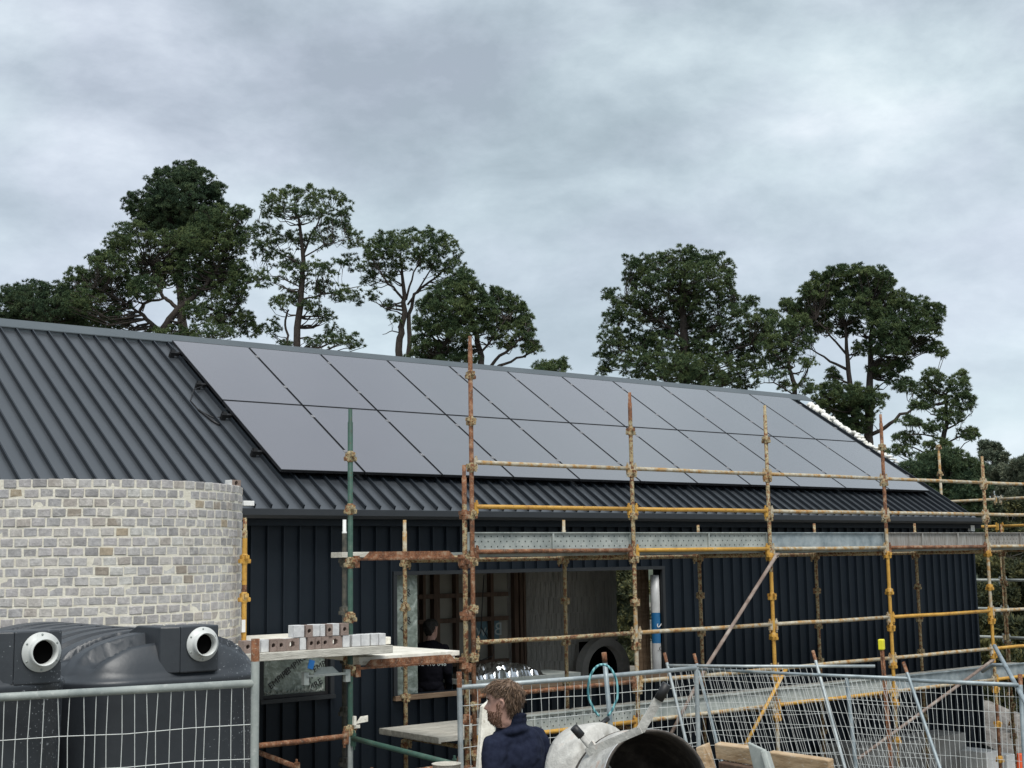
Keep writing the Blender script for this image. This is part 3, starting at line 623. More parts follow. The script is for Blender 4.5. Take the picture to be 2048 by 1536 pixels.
# brick layers' scaffold on the left
sl = thing('scaffold', 'small scaffold tower with a tall green standard between the brick tower and the opening', 'scaffold', (7.2, 11.4, -3.5))
LY = 10.88
CL2 = [.979, .491, -.001, -.498, -.974, -1.509, -2.0, -2.5, -3.0]
standard(sl, 6.725, LY, gzs(6.7, LY), 1.424, [(9, 'green'), (-1.3, 'green'), (-1.5, 'galvdull')], CL2, bm='mottled', label='green painted standard, pale near the ground')
standard(sl, 8.04, LY, gzs(8, LY), .94, [(9, 'rusty'), (.55, 'mottled')], [.45, -.03, -.53, -1.03, -1.52, -2.0, -2.5], bm='rusty')
standard(sl, 7.47, 12.2, gzs(7.4, 12.2), .44, [(9, 'white'), (.3, 'darksteel')], [.0, -.49, -.98, -1.5, -2.0], bm='darksteel')
standard(sl, 6.305, 12.15, gzs(6.3, 12.2), .45, [(9, 'mottled'), (.25, 'yellow'), (-.2, 'rusty'), (-.35, 'yellow')], [.05, -.32, -.8, -1.5, -2.2], bm='yellow')
def angle_transom(x0, x1, y, z, m, h=.062):
    q = MB(); q.bbox((x0, y - .035, z - .008), (x1, y + .035, z)); q.prism([(x0 + .08, y - .004, z + .0005), (x0 + .15, y - .004, z + h), (x1 - .15, y - .004, z + h), (x1 - .08, y - .004, z + .0005)], (0, .008, 0))
    q.bbox((x0, y - .032, z - .018), (x1, y - .027, z - .0085))
    for s_, e in ((1, x0), (-1, x1)): q.box((e - s_ * .0, y, z - .03), (.05, .05, .11))
    return q.build('transom', M[m], sl)
angle_transom(6.78, 7.99, LY - .01, .035, 'rusty'); angle_transom(6.79, 7.99, LY - .01, -.955, 'rusty')
angle_transom(6.25, 6.68, LY - .01, -.99, 'galvdull', .06)
ledger(sl, (6.725, LY, -1.56), (5.6, LY, -1.56), 'rusty'); 
p_ = V((6.725, LY, -1.575)); e_ = ray(918, 1531) * (6.735 / ray(918, 1531).x); ledger(sl, p_, e_, 'green')
ledger(sl, e_ + V((.06, 0, 0)), e_ + V((-.9, .0, 0)), 'rusty', 'transom')
p_ = aty(505, 1500, 11.9); e_ = ray(600, 1537) * (p_.x / ray(600, 1537).x); ledger(sl, p_, e_, 'rusty')
ledger(sl, (6.305, 12.15, -.83), (6.725, LY, -.83), 'mottled', 'transom'); ledger(sl, (8.04, LY, -.97), (8.1, 12.15, -.97), 'mottled', 'transom'); ledger(sl, (7.47, 12.2, -.97), (8.1, 12.15, -.97), 'mottled', 'ledger')
q = MB(); q.bbox((7.35, 12.05, .05), (8.62, 12.27, .105)); solo(q, 'plank', M['plankgrey'], 'short pale plank laid across the scaffold above the left of the opening', 'plank', (8, 12.1, .05), bevel=.004)
q = MB(); c = aty(722, 1440, 10.84); q.prism([c + V((-.05, 0, -.03)), c + V((.0, 0, .03)), c + V((.075, 0, .035)), c + V((.075, 0, -.02))], (0, .012, 0)); q.box(c + V((-.07, 0, .0)), (.025, .03, .08)); q.box(c + V((-.04, .01, -.055)), (.06, .02, .03)); q.build('outrigger_bracket', M['plankpale'], sl, label='paint splashed bracket beside the green standard')
tg = MB(); c = aty(487, 1252, 12.12); tg.box(c, (.04, .004, .12)); solo(tg, 'tag', M['white'], 'white tag tied to the yellow standard behind the tanks', 'tag', c)
ordn = ['first', 'second', 'third', 'fourth', 'fifth', 'sixth', 'seventh', 'eighth', 'ninth', 'tenth', 'eleventh', 'twelfth', 'thirteenth', 'fourteenth', 'fifteenth', 'sixteenth']
# decks of the left scaffold
random.seed(5)
for i in range(12):
    a = 10.74 + i * .235; q = MB(); x0, x1 = (5.42, 7.1) if i < 2 else (5.6 + .05 * (i % 3), 7.85 if i > 4 else 7.0)
    if a < TY + .3 and i > 3:   # boards stop at the curve of the tower
        yy = a + .23; dx = max(0, TR ** 2 - (yy - TY) ** 2) ** .5; x0 = max(x0, TX + dx + .02)
    q.bbox((x0, a, -.835), (x1, a + .227, -.765 + random.uniform(-.003, .003)))
    solo(q, 'deck_board', M['plankgrey'] if i == 0 else M['plankpale'], ('cement grey front board carrying the row of bricks' if i == 0 else 'pale plaster covered deck board, %s back from the row of bricks' % ordn[i - 1]), 'deck board', ((x0 + x1) / 2, a + .1, -.835), 'deck boards under the bricks', bevel=.005)
for i in range(5):
    a = 10.93 + i * .235; q = MB(); q.bbox((6.85 + .02 * i, a, -.915), (8.0, a + .23, -.868)); q.bbox((6.86, a + .01, -.945), (8.0 - .05 * (i == 0), a + .22, -.9155)) if i == 0 else None
    solo(q, 'deck_board', M['plankpale'], 'white splashed board, %s from the front on the lower deck beside the opening' % rown[i], 'deck board', (7.4, a + .1, -.94), 'lower deck boards left of the opening', bevel=.004)
# half bricks on the front board
random.seed(9); YB_ = 10.80; nG = 0
lower = [(486, 503, 'h'), (505, 521, 'g'), (522, 538, 'g'), (538.5, 552.5, 'h'), (553, 569.5, 'h'), (571, 599, 'H'), (600, 613, 'g'), (615, 628, 'h'), (628.5, 641.5, 'h'), (642, 656, 'h'), (657, 685, 'H'), (686, 700, 'g'), (705, 722, 'g'), (723, 740, 'g'), (742, 757.5, 'g'), (758.5, 772, 'g')]
upper = [(588, 609, 'g'), (610, 624, 'h'), (625, 640, 'g'), (641, 651, 'g'), (652, 664, 'h'), (665, 679, 'g'), (680, 696, 'h')]
ordn = ['first', 'second', 'third', 'fourth', 'fifth', 'sixth', 'seventh', 'eighth', 'ninth', 'tenth', 'eleventh', 'twelfth', 'thirteenth', 'fourteenth', 'fifteenth', 'sixteenth']
for ri, row in enumerate((lower, upper)):
    zb = -.763 if ri == 0 else -.763 + .1085
    for bi, (u0, u1, ty) in enumerate(row):
        yb = YB_ + (.01 if ri else 0) + random.uniform(-.008, .008); x0 = aty(u0, 1300, yb).x; x1 = aty(u1, 1300, yb).x; wv = x1 - x0 - .003; q = MB(); rot = Matrix.Rotation(random.uniform(-.03, .03), 3, 'Z')
        if ty == 'g': q.box(((x0 + x1) / 2, yb + .055, zb + .0535 + random.uniform(0, .002)), (wv, .11, .106), 0, rot); lab = 'pale grey half brick, %s from left in the %s row'
        else: hbrick(q, ((x0 + x1) / 2, yb + .04, zb + .0535), wv, .106, .076 if ty == 'H' else .11, .03 if ty == 'H' else .02, rot, 1, 0 if ty == 'H' else 1); lab = 'brown half brick with a hole, %s from left in the %s row'
        solo(q, 'half_brick', [M['bgrey'], M['bcore']], lab % (ordn[bi], ('lower', 'upper')[ri]), 'brick', ((x0 + x1) / 2, yb, zb), 'half bricks stacked on the board', bevel=.003, bseg=1)
q = MB(); c = V((TX + 1.52 * math.cos(-.62), TY + 1.52 * math.sin(-.62), TZ + .03)); hbrick(q, c, .12, .065, .1, .025, Matrix.Rotation(.3, 3, 'Z'), 1, 0); solo(q, 'half_brick', [M['bgrey'], M['bcore']], 'single half brick left on the right edge of the brick tower rim', 'brick', c - V((0, 0, .033)), bevel=.003)
q = MB(); c = aty(494, 1007, 13.46); q.box(c + V((0, 0, .0)), (.13, .1, .055)); solo(q, 'half_brick', M['white'], 'white brick lying on the gutter beside the brick tower', 'brick', c - V((0, 0, .03)), bevel=.006)
# ================================================================ water tanks
def tankmat():
    m, t, b = nt('tank_plastic'); b.inputs['Roughness'].default_value = .42; b.inputs['Specular IOR Level'].default_value = .55
    tc = t.nodes.new('ShaderNodeTexCoord'); n = noise(t, tc.outputs['Object'], 3, 5, .6, .3); r = ramp(t, [(.3, (.024, .028, .034)), (.7, (.038, .044, .051))]); t.links.new(n.outputs[0], r.inputs[0])
    n2 = noise(t, tc.outputs['Object'], 85, 3, .55); sx = t.nodes.new('ShaderNodeSeparateXYZ'); t.links.new(tc.outputs['Object'], sx.inputs[0])
    mr = t.nodes.new('ShaderNodeMapRange'); mr.inputs[1].default_value = -.1; mr.inputs[2].default_value = .52; mr.inputs[3].default_value = -.14; mr.inputs[4].default_value = .03; t.links.new(sx.outputs[0], mr.inputs[0])
    ad = t.nodes.new('ShaderNodeMath'); t.links.new(n2.outputs[0], ad.inputs[0]); t.links.new(mr.outputs[0], ad.inputs[1])
    r2 = ramp(t, [(.625, (0, 0, 0)), (.7, (.75, .75, .75))]); t.links.new(ad.outputs[0], r2.inputs[0])
    t.links.new(mixc(t, r2.outputs[0], r.outputs[0], (.45, .48, .5)), b.inputs['Base Color']); n3 = noise(t, tc.outputs['Object'], 26, 4); bump(t, b, n3.outputs[0], .12, .01)
    rr = t.nodes.new('ShaderNodeMapRange'); rr.inputs[3].default_value = .34; rr.inputs[4].default_value = .48; t.links.new(n.outputs[0], rr.inputs[0]); t.links.new(rr.outputs[0], b.inputs['Roughness'])
    return m
M['tank'] = tankmat(); M['pvc'] = mat('white_pvc', [(.3, (.52, .54, .52)), (.7, (.66, .67, .65))], 8, .35, speck=(60, .64, .7, (.2, .2, .19), .4))
def tank(x0, x1, y0, y1, zs, label, fl, lid=None):
    cx, cy = (x0 + x1) / 2, (y0 + y1) / 2; root = thing('water_tank', label, 'water tank', (cx, cy, -2.65), 'black rainwater tanks')
    hw, hl, rc_ = (x1 - x0) / 2, (y1 - y0) / 2, .3
    per = []; n = 300; segs = []
    cor = [(hw - rc_, -(hl - rc_), -90), (hw - rc_, hl - rc_, 0), (-(hw - rc_), hl - rc_, 90), (-(hw - rc_), -(hl - rc_), 180)]
    for k in range(4):
        a, b_, d0 = cor[k]
        for i in range(14): an = math.radians(d0 + 90 * i / 14); per.append((a + rc_ * math.cos(an), b_ + rc_ * math.sin(an)))
        a2, b2, _ = cor[(k + 1) % 4]; an = math.radians(d0 + 90); e0 = (a + rc_ * math.cos(an), b_ + rc_ * math.sin(an)); an2 = math.radians(cor[(k + 1) % 4][2]); e1 = (a2 + rc_ * math.cos(an2), b2 + rc_ * math.sin(an2))
        m_ = 150 if k % 2 == 0 else 14
        for i in range(m_): f = i / m_; per.append((e0[0] + (e1[0] - e0[0]) * f, e0[1] + (e1[1] - e0[1]) * f))
    N = len(per); q = MB(); rings = []
    def ringv(s_, z_, ribs=False):
        out = []
        for (px, py) in per:
            sy = max(-(hl - hw), min(hl - hw, py)); x = px + (0 - px) * s_; y = py + (sy - py) * s_; z = z_
            if ribs:
                pf = lambda d_, w_: math.sqrt(max(0, 1 - (1 - min(1, max(0, d_) / w_)) ** 2))
                z += .235 * pf(hw - abs(x), .56) * pf(hl - abs(y), .22) * (.15 + .85 * pf(s_ * hw, .12)) * (1 if s_ > 0.03 else s_ / .03)
                e = s_ * hw; ph = ((y + hl - .03) / .25) % 1.0
                rb = max(0, min(1, (abs(ph - .5) - .22) * 30 + .5)); mk = max(0, min(1, (hw - abs(x) - .04) * 9)) * max(0, min(1, (y + hl - .07) * 14)) * (1 if y < hl - .3 else 0)
                z -= .078 * (1 - rb) * mk * (1 if not lid or (x - lid[0] + cx) ** 2 + (y - lid[1] + cy) ** 2 > .16 else 0)
            out.append((cx + x, cy + y, z))
        return out
    prof = [(0, -2.62 - zs), (0, -1.2), (0, -.6), (-.012, -.045), (-.02, -.02), (-.012, 0), (.0, .004)]
    rows = [ringv(s_ / hw if s_ else 0, zs + h if i else -2.65) for i, (s_, h) in enumerate(prof)]
    W_, H_ = .30, .235
    for k in range(1, 44):
        s_ = k / 43 * .995; rows.append(ringv(s_, zs + .004, True))
    for r_ in rows: q.v += r_
    for k in range(len(rows) - 1):
        for i in range(N): q.f.append((k * N + i, k * N + (i + 1) % N, (k + 1) * N + (i + 1) % N, (k + 1) * N + i)); q.m.append(0); q.sm.append(True)
    q.f.append(tuple((len(rows) - 1) * N + i for i in range(N))); q.m.append(0); q.sm.append(False)
    q.build('body', M['tank'], root)
    # overflow outlet: moulded block, flange, pipe
    c = V(fl); q = MB(); q.prism([(c.x - .125, c.y, c.z - .15), (c.x + .1, c.y, c.z - .15), (c.x + .1, c.y, c.z + .10), (c.x - .125, c.y, c.z + .10)], (0, .22, 0))
    q.prism([(c.x - .1255, c.y + .0, c.z + .0995), (c.x - .1255, c.y + .0, c.z - .15), (c.x - .1255, c.y + .3, c.z - .04), (c.x - .1255, c.y + .42, c.z + .06), (c.x - .1255, c.y + .3, c.z + .0995)], (-.1, .05, 0))
    q.build('outlet_block', M['tank'], root, bevel=.008)
    q = MB(); fc = c + V((.0, -.003, 0)); q.lathe([(.055, 0), (.093, 0), (.093, .008), (.068, .010), (.066, .03), (.064, .055), (.0585, .055), (.0565, .02), (.055, .0)], fc, (0, -1, 0), 40)
    q.build('pipe_flange', M['pvc'], root)
    q = MB(); q.lathe([(.0, -.001), (.0560, -.001)], fc + V((0, -.002, 0)), (0, -1, 0), 30); q.build('pipe_opening', M['void'], root)  # black disc painted in place of the shade inside the pipe
    q = MB()
    for a in range(6): an = math.pi / 6 + a * math.pi / 3; q.lathe([(0, .0105), (.0055, .0105), (.0055, .008)], fc + V((.082 * math.cos(an), 0, .082 * math.sin(an))), (0, -1, 0), 8)
    for a in range(1): pass
    q.build('screws', M['galvdull'], root)
    if lid:
        q = MB(); lx, ly = lid; zb = zs + H_ - .02
        q.lathe([(.33, zb), (.33, zb + .10), (.325, zb + .108), (.26, zb + .112)], (lx, ly, 0), (0, 0, 1), 48); q.lathe([(.0, zb + .135), (.24, zb + .135), (.245, zb + .13), (.245, zb + .10)], (lx, ly, 0), (0, 0, 1), 48)
        q.build('strainer_lid', M['tank'], root)
    return root
c2 = aty(404, 1288, 7.0); c1 = aty(82, 1304, 6.52)
tank(2.72, 3.83, c2.y + .02, 9.4, -.60, 'black ribbed rainwater tank with a white outlet, the right one beside the brick tower', c2)
tank(1.40, 2.52, c1.y + .02, 8.9, -.535, 'black rainwater tank with a lid and white outlet, at the left edge of the photo', c1, (1.75, 7.75))
# ================================================================ temporary fences
def fence_panel(label, tl, tr, bl, br, ups=(.07, .07), vs=.06, hs=.15, m='galv', rail_ext=0, first=.12, wob=.004, z=None, frame_r=.016, nm='mesh_fence', wr=.0024):
    tl, tr, bl, br = map(V, (tl, tr, bl, br)); root = thing(nm, label, 'fence', bl, 'temporary mesh fence panels')
    d0 = (tl - bl).normalized(); d1 = (tr - br).normalized(); rd = (tr - tl).normalized()
    for a, b_, up, dd in ((bl, tl, ups[0], d0), (br, tr, ups[1], d1)):
        q = MB(); tp = b_ + dd * up; q.path([a, a.lerp(b_, .5), tp - dd * min(.12, up + .001), tp - dd * min(.11, up), tp], frame_r * 1.1, 10, mis=[0, 0, 0, 1]); q.build('post', [M[m], M['rusty']], root)
    q = MB(); q.path([tl, tl.lerp(tr, .5) + V((0, 0, -.006)), tr + rd * rail_ext], frame_r, 10); q.build('rail', M[m], root); q = MB(); q.path([bl.lerp(tl, .06), br.lerp(tr, .06)], frame_r, 8); q.build('rail', M[m], root)
    q = MB(); W = (tr - tl).length; H = (tl - bl).length; n = int(W / vs); nrm = rd.cross(d0)
    for i in range(1, n):
        f = i / n + random.uniform(-.06, .06) / n; a = tl.lerp(tr, f); b_ = bl.lerp(br, f); k = random.uniform(-wob, wob) * 2
        q.path([a] + [a.lerp(b_, j / 9) + rd * (random.uniform(-wob, wob) + k * math.sin(j)) for j in range(1, 9)] + [b_], wr, 4, caps=False)
    nh = int((H - first) / hs)
    for j in range(nh + 1):
        g_ = (first + j * hs) / H
        if g_ > 1: break
        q.path([tl.lerp(bl, g_).lerp(tr.lerp(br, g_), i / 8) + V((0, 0, random.uniform(-wob, wob))) for i in range(9)], wr, 4, caps=False)
    q.build('wire_mesh', M['wire'], root); return root
M['wire'] = mat('galvanised_wire', (.58, .6, .58), 20, .5, .1)
a, b_ = atz(0, 1392, -.58), atz(500, 1367, -.58); dd = (b_ - a).normalized(); a2 = b_ - dd * 2.4
fence_panel('rusty galvanised mesh fence panel in front of the black water tanks', a2, b_ + dd * .025, V((a2.x, a2.y, -2.5)), V((b_.x + dd.x * .025, b_.y + dd.y * .025, -2.5)), (.1, .215), .0565, .157, first=.20, wob=.006, m='galvdull', frame_r=.019, wr=.0022)
fence_panel('galvanised mesh fence panel behind the man in the navy jumper', aty(919, 1375, 7.3), aty(1392, 1336, 7.3), aty(926, 1600, 7.28) + V((0, 0, -1.0)), aty(1400, 1560, 7.3) + V((0, 0, -1.0)), (.1, .0), .075, .13, wob=.006)
def down(u, v, T, dy):   # a leaning post through this pixel, carried on to the ground
    r_ = ray(u, v); p_ = r_ * ((T.y + dy) / r_.y); d = (p_ - T); k = (gz(p_.x, p_.y) + .05 - T.z) / d.z; return T + d * k
T0 = atz(1335, 1331, -1.15); T1 = atz(1634, 1332, -1.15)
fence_panel('leaning fence panel whose rusty tipped top rail sticks out in mid air', T0, T1, down(1368, 1466, T0, -.25), down(1690, 1536, T1, -.45), (.14, .17), .06, .15, rail_ext=(atz(1750, 1333, -1.15) - T1).length, m='galv')
T0 = atz(1396, 1338, -1.2); T1 = atz(1818, 1357, -1.2)
fence_panel('leaning fence panel crossed by the yellow diagonal brace behind it', T0, T1, down(1434, 1485, T0, -.3), down(1880, 1536, T1, -.4), (.17, .17), .052, .15, m='galvblue')
T0 = atz(1693, 1353, -1.25); T1 = atz(2041, 1370, -1.25)
fence_panel('fence panel at the right edge of the photo with a thick end post', T0, T1, down(1712, 1536, T0, -.15), down(2050, 1536, T1, -.1), (.02, .1), .052, .15, m='galvblue', frame_r=.02)
q = MB(); P = [atz(1989, 1292, -1.0), atz(2010, 1330, -1.13), atz(2047, 1398, -1.35), atz(2075, 1450, -1.52)]; q.path(P, .022, 10); q.path([P[1], atz(1985, 1330, -1.15), atz(1965, 1343, -1.25)], .018, 8)
solo(q, 'loose_tube', M['galvblue'], 'slanting galvanised tube with a rusty tip above the thick end post', 'tube', P[-1])
# tall post with the cable lock
q = MB(); A_ = aty(1208, 1305, 7.2); B_ = aty(1222, 1462, 7.2); q.path([A_, A_.lerp(B_, .13)], .0175, 10, 1); q.path([A_.lerp(B_, .131), B_, B_ + (B_ - A_).normalized() * 1.35], .017, 10, 0)
solo(q, 'fence_post', [M['galvblue'], M['rusty']], 'bluish post with a rusty tip threaded through the teal cable lock', 'post', V((B_.x, B_.y, -2.6)))
q = MB(); C_ = aty(1206, 1388, 7.15); ex = V((.83, -.55, 0)); lp = []
for i in range(31): an = math.radians(-70 + 320 * i / 30); lp.append(C_ + ex * (.104 * math.cos(an) * (1 if math.sin(an) > -.3 else .8 + .2 * (1 + math.sin(an)))) + V((0, 0, .18 * math.sin(an) + .02)))
q.path(lp, .0085, 8)
lk = thing('cable_lock', 'teal braided cable lock hanging on the bluish fence post', 'cable lock', C_)
m, t, b = nt('teal_cable'); wv = t.nodes.new('ShaderNodeTexWave'); wv.inputs['Scale'].default_value = 14; wv.inputs['Distortion'].default_value = 2; tc_ = t.nodes.new('ShaderNodeTexCoord'); t.links.new(tc_.outputs['Object'], wv.inputs['Vector']); r = ramp(t, [(.35, (.04, .16, .19)), (.6, (.22, .5, .52))]); t.links.new(wv.outputs[0], r.inputs[0]); t.links.new(r.outputs[0], b.inputs['Base Color'])
q.build('cable', m, lk)
q = MB(); q.path([aty(1198, 1452, 7.12), aty(1216, 1437, 7.12)], .017, 10); q.build('lock_body', M['black'], lk)
# star picket with yellow cap
q = MB(); A_ = atz(1763, 1290, -.98); B_ = down(1777, 1460, A_, -.1); pk = thing('star_picket', 'rusty star picket with a bright yellow plastic cap', 'star picket', B_)
q.beam(A_, B_, .045, .01); q.beam(A_, B_, .01, .045); q.tube(A_.lerp(B_, .0), B_, .009, 8); q.build('picket', M['rusty'], pk)
q = MB(); q.box(A_ + V((0, 0, .005)), (.082, .06, .115), rot=Matrix.Rotation(.4, 3, 'Z')); q.build('cap', plain('safety_yellow', (.75, .68, .03), .45), pk, bevel=.012, bseg=3)
# ================================================================ boards, slab, bucket, blocks
def leaning(name, pts, th, m, label, cat, **k):
    pts = [V(p) for p in pts]; n_ = (pts[1] - pts[0]).cross(pts[2] - pts[0]).normalized(); q = MB(); q.prism(pts, n_ * th); return solo(q, name, M[m], label, cat, pts[0], bevel=.005, **k)
leaning('plank', [aty(966, 1412, 7.05), aty(986, 1396, 7.05), aty(1010, 1560, 6.9) + V((0, 0, -.6)), aty(946, 1560, 6.9) + V((-.02, 0, -.6))], .04, 'plankpale', 'plaster splashed white plank leaning behind the man in the navy jumper', 'plank')
bu = thing('mixing_tub', 'round plaster crusted tub at the foot of the scaffold, left of the man', 'tub', atd(888, 1560, 8.6)); c = atd(893, 1528, 8.6)
q = MB(); q.lathe([(.07, -.16), (.09, 0), (.095, .004), (.088, .004), (.084, -.02), (.0, -.03)], c, (0, 0, 1), 24); q.build('tub', M['plankgrey'], bu)
q = MB(); q.box(c + V((0, 0, -.19)), (.6, .25, .05)); q.box(c + V((.25, 0, -1.0)), (.05, .05, 1.6)); q.box(c + V((-.25, 0, -1.0)), (.05, .05, 1.6)); q.build('stand', M['timber'], bu)
fb = thing('formwork_boards', 'pale brown timber formwork trough beside the mixer mouth', 'formwork', atd(1560, 1560, 7.6) + V((0, 0, -1.0)))
def slab4(par, name, pix, d, th, m):
    pts = [atd(u, v, dd_) for (u, v), dd_ in zip(pix, d)]; n_ = (pts[1] - pts[0]).cross(pts[2] - pts[0]).normalized()
    if n_.dot(pts[0]) < 0: n_ = -n_
    q = MB(); q.prism(pts, n_ * th); return q.build(name, M[m], par, bevel=.006)
slab4(fb, 'side_board', [(1428, 1488), (1500, 1497), (1507, 1532), (1432, 1518)], [7.5, 7.3, 7.3, 7.5], .05, 'wood_form')
slab4(fb, 'end_board', [(1407, 1490), (1420, 1484), (1432, 1540), (1440, 1600), (1425, 1600)], [7.5, 7.6, 7.5, 7.5, 7.45], .05, 'wood_form')
slab4(fb, 'long_board', [(1535, 1504), (1656, 1521), (1662, 1600), (1540, 1590)], [7.4, 7.1, 7.1, 7.4], .05, 'wood_form')
slab4(fb, 'lower_board', [(1436, 1524), (1506, 1537), (1510, 1600), (1440, 1600)], [7.45, 7.25, 7.25, 7.45], .05, 'timberx')
q = MB(); L_ = atd(1560, 1600, 7.4); 
for dx, dy in ((-.35, .25), (-.3, .1), (.25, -.1), (.3, .1)): q.bbox((L_.x + dx, L_.y + dy, -2.6), (L_.x + dx + .06, L_.y + dy + .06, L_.z + .06))
q.build('trestle_legs', M['timber'], fb)
mt = thing('cement_hod', 'grey metal trough edge jammed between the pale brown formwork boards', 'metal trough', atd(1530, 1560, 7.2))
slab4(mt, 'side_plate', [(1494, 1484), (1528, 1500), (1560, 1600), (1520, 1600)], [7.2, 7.1, 7.0, 7.1], .02, 'galvdull')
slab4(mt, 'end_plate', [(1527, 1500), (1540, 1503), (1570, 1600), (1556, 1600)], [7.09, 7.2, 7.1, 6.99], .02, 'galvdull')
# low concrete wall, white boxes and rubble on the right
def pbox(name, u0, u1, v0, y0, y1, zb, m, label, cat, **k):
    a = aty(u0, v0, y0); b_ = aty(u1, v0, y0); q = MB(); q.bbox((a.x, y0, zb), (b_.x, y1, (a.z + b_.z) / 2)); return solo(q, name, M[m], label, cat, ((a.x + b_.x) / 2, (y0 + y1) / 2, zb), bevel=.01, **k)
pbox('concrete_block', 1698, 1808, 1488, 12.95, 13.5, -3.7, 'concrete', 'left block of the low concrete wall at the foot of the dark cladding', 'concrete block')
pbox('concrete_block', 1810, 1932, 1474, 12.95, 13.5, -3.7, 'concrete', 'right taller block of the low concrete wall below the dark cladding', 'concrete block')
pbox('white_box', 1972, 2001, 1503, 12.5, 13.2, -3.7, 'white', 'white polystyrene box behind the mesh at the lower right corner', 'box')
pbox('white_box', 2013, 2030, 1509, 12.5, 13.1, -3.7, 'white', 'narrow white box beside the orange barrier', 'box')
ob = MB(); c = aty(2041, 1517, 11.9); ob.lathe([(.10, -.5), (.05, .06), (.045, .075), (0, .078)], c, (0, 0, 1), 20); ob.box(c + V((0, 0, -.5)), (.26, .26, .03))
solo(ob, 'traffic_cone', plain('orange_plastic', (.75, .1, .02), .5), 'orange cone at the lower right corner behind the mesh fence', 'traffic cone', c + V((0, 0, -.51)))
bnk = MB(); random.seed(8); nb_ = 9
for j in range(nb_):
    for i in range(nb_): x = 21.0 + i * .35; y = 11.6 + j * .5; h = -3.6 + .75 * min(1, max(0, (j - 1) / 6)) + random.uniform(-.09, .09); bnk.v.append((x, y, h if 0 < i else h - .1))
for j in range(nb_ - 1):
    for i in range(nb_ - 1): bnk.f.append((j * nb_ + i, j * nb_ + i + 1, (j + 1) * nb_ + i + 1, (j + 1) * nb_ + i)); bnk.m.append(0); bnk.sm.append(False)
setp(bnk.build('terrain', mat('rubble_bank', [(.3, (.12, .11, .1)), (.5, (.22, .2, .18)), (.7, (.32, .3, .27))], 5, .95, bmp=.8, bscale=14, bd=.05)), kind='structure')
# ================================================================ concrete mixer
mx_ = thing('concrete_mixer', 'cement crusted concrete mixer with its dark drum mouth facing the camera', 'concrete mixer', atd(1270, 1560, 6.8) + V((0, 0, -1.05)))
M['mix'] = mat('cement_crusted_steel', [(.3, (.26, .25, .22)), (.45, (.42, .41, .38)), (.6, (.55, .54, .50)), (.75, (.5, .33, .25))], 7, .85, bmp=.7, bscale=26, bd=.012, speck=(30, .6, .68, (.66, .65, .61), .6))
M['mixd'] = mat('cement_crusted_dark', [(.3, (.03, .027, .024)), (.5, (.07, .06, .052)), (.7, (.16, .14, .12))], 9, .9, bmp=.7, bscale=26, bd=.012)  # darker tone for the drum inside, gear ring and stand
mo = atd(1312, 1568, 6.35); bo = atd(1255, 1610, 6.9); ax = (mo - bo).normalized(); Lx = (mo - bo).length
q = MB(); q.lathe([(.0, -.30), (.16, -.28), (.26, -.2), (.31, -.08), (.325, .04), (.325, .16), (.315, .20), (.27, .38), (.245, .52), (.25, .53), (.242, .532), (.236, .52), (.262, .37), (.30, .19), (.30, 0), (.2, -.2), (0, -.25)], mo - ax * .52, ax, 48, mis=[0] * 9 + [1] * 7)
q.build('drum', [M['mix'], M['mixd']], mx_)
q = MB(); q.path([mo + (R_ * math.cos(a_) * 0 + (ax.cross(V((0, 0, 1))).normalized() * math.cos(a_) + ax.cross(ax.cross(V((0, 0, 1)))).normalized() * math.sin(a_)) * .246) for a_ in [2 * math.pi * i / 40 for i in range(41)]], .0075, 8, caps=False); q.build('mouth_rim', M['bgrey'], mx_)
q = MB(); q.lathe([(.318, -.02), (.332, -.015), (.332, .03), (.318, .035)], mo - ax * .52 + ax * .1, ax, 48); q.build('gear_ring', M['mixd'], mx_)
mc = MB(); e0 = atd(1230, 1590, 7.55); ax2 = (R_ * .75 - F_ * .6 + U_ * .25).normalized()
c0 = atd(1180, 1560, 7.5); mc.lathe([(0, .0), (.2, .0), (.285, .03), (.30, .07), (.30, .22), (.29, .25), (0, .26)], c0 - ax2 * .12, ax2, 40); mc.build('drive_housing', M['mix'], mx_)
q = MB(); q.path([atd(1147, 1454, 6.7), atd(1163, 1472, 6.7)], .021, 10, 1); q.path([atd(1163, 1472, 6.7), atd(1188, 1503, 6.65)], .016, 8, 0); q.beam(atd(1178, 1490, 6.66), atd(1222, 1560, 6.55), .012, .075, 0, up=U_); q.build('tilt_lever', [M['mix'], M['black']], mx_)
q = MB(); q.beam(atd(1178, 1503, 6.3), atd(1284, 1458, 6.15), .03, .035, 0, up=U_); q.beam(atd(1281, 1460, 6.15), atd(1318, 1397, 6.15), .014, .04, 0, up=R_); q.path([atd(1317, 1399, 6.15), atd(1334, 1368, 6.15)], .022, 10, 1); q.build('handle', [M['mix'], M['black']], mx_)
q = MB(); yk = mo - ax * .42
for s_ in (-1, 1):
    sd_ = ax.cross(U_).normalized() * s_; q.path([yk + sd_ * .34, yk + sd_ * .36 - U_ * .4, V((yk.x + sd_.x * .4, yk.y + sd_.y * .4, -2.6))], .025, 8)
q.path([V((yk.x - .35, yk.y + .35, -2.56)), V((yk.x + .35, yk.y - .35, -2.56))], .025, 8); q.build('stand', M['mixd'], mx_)
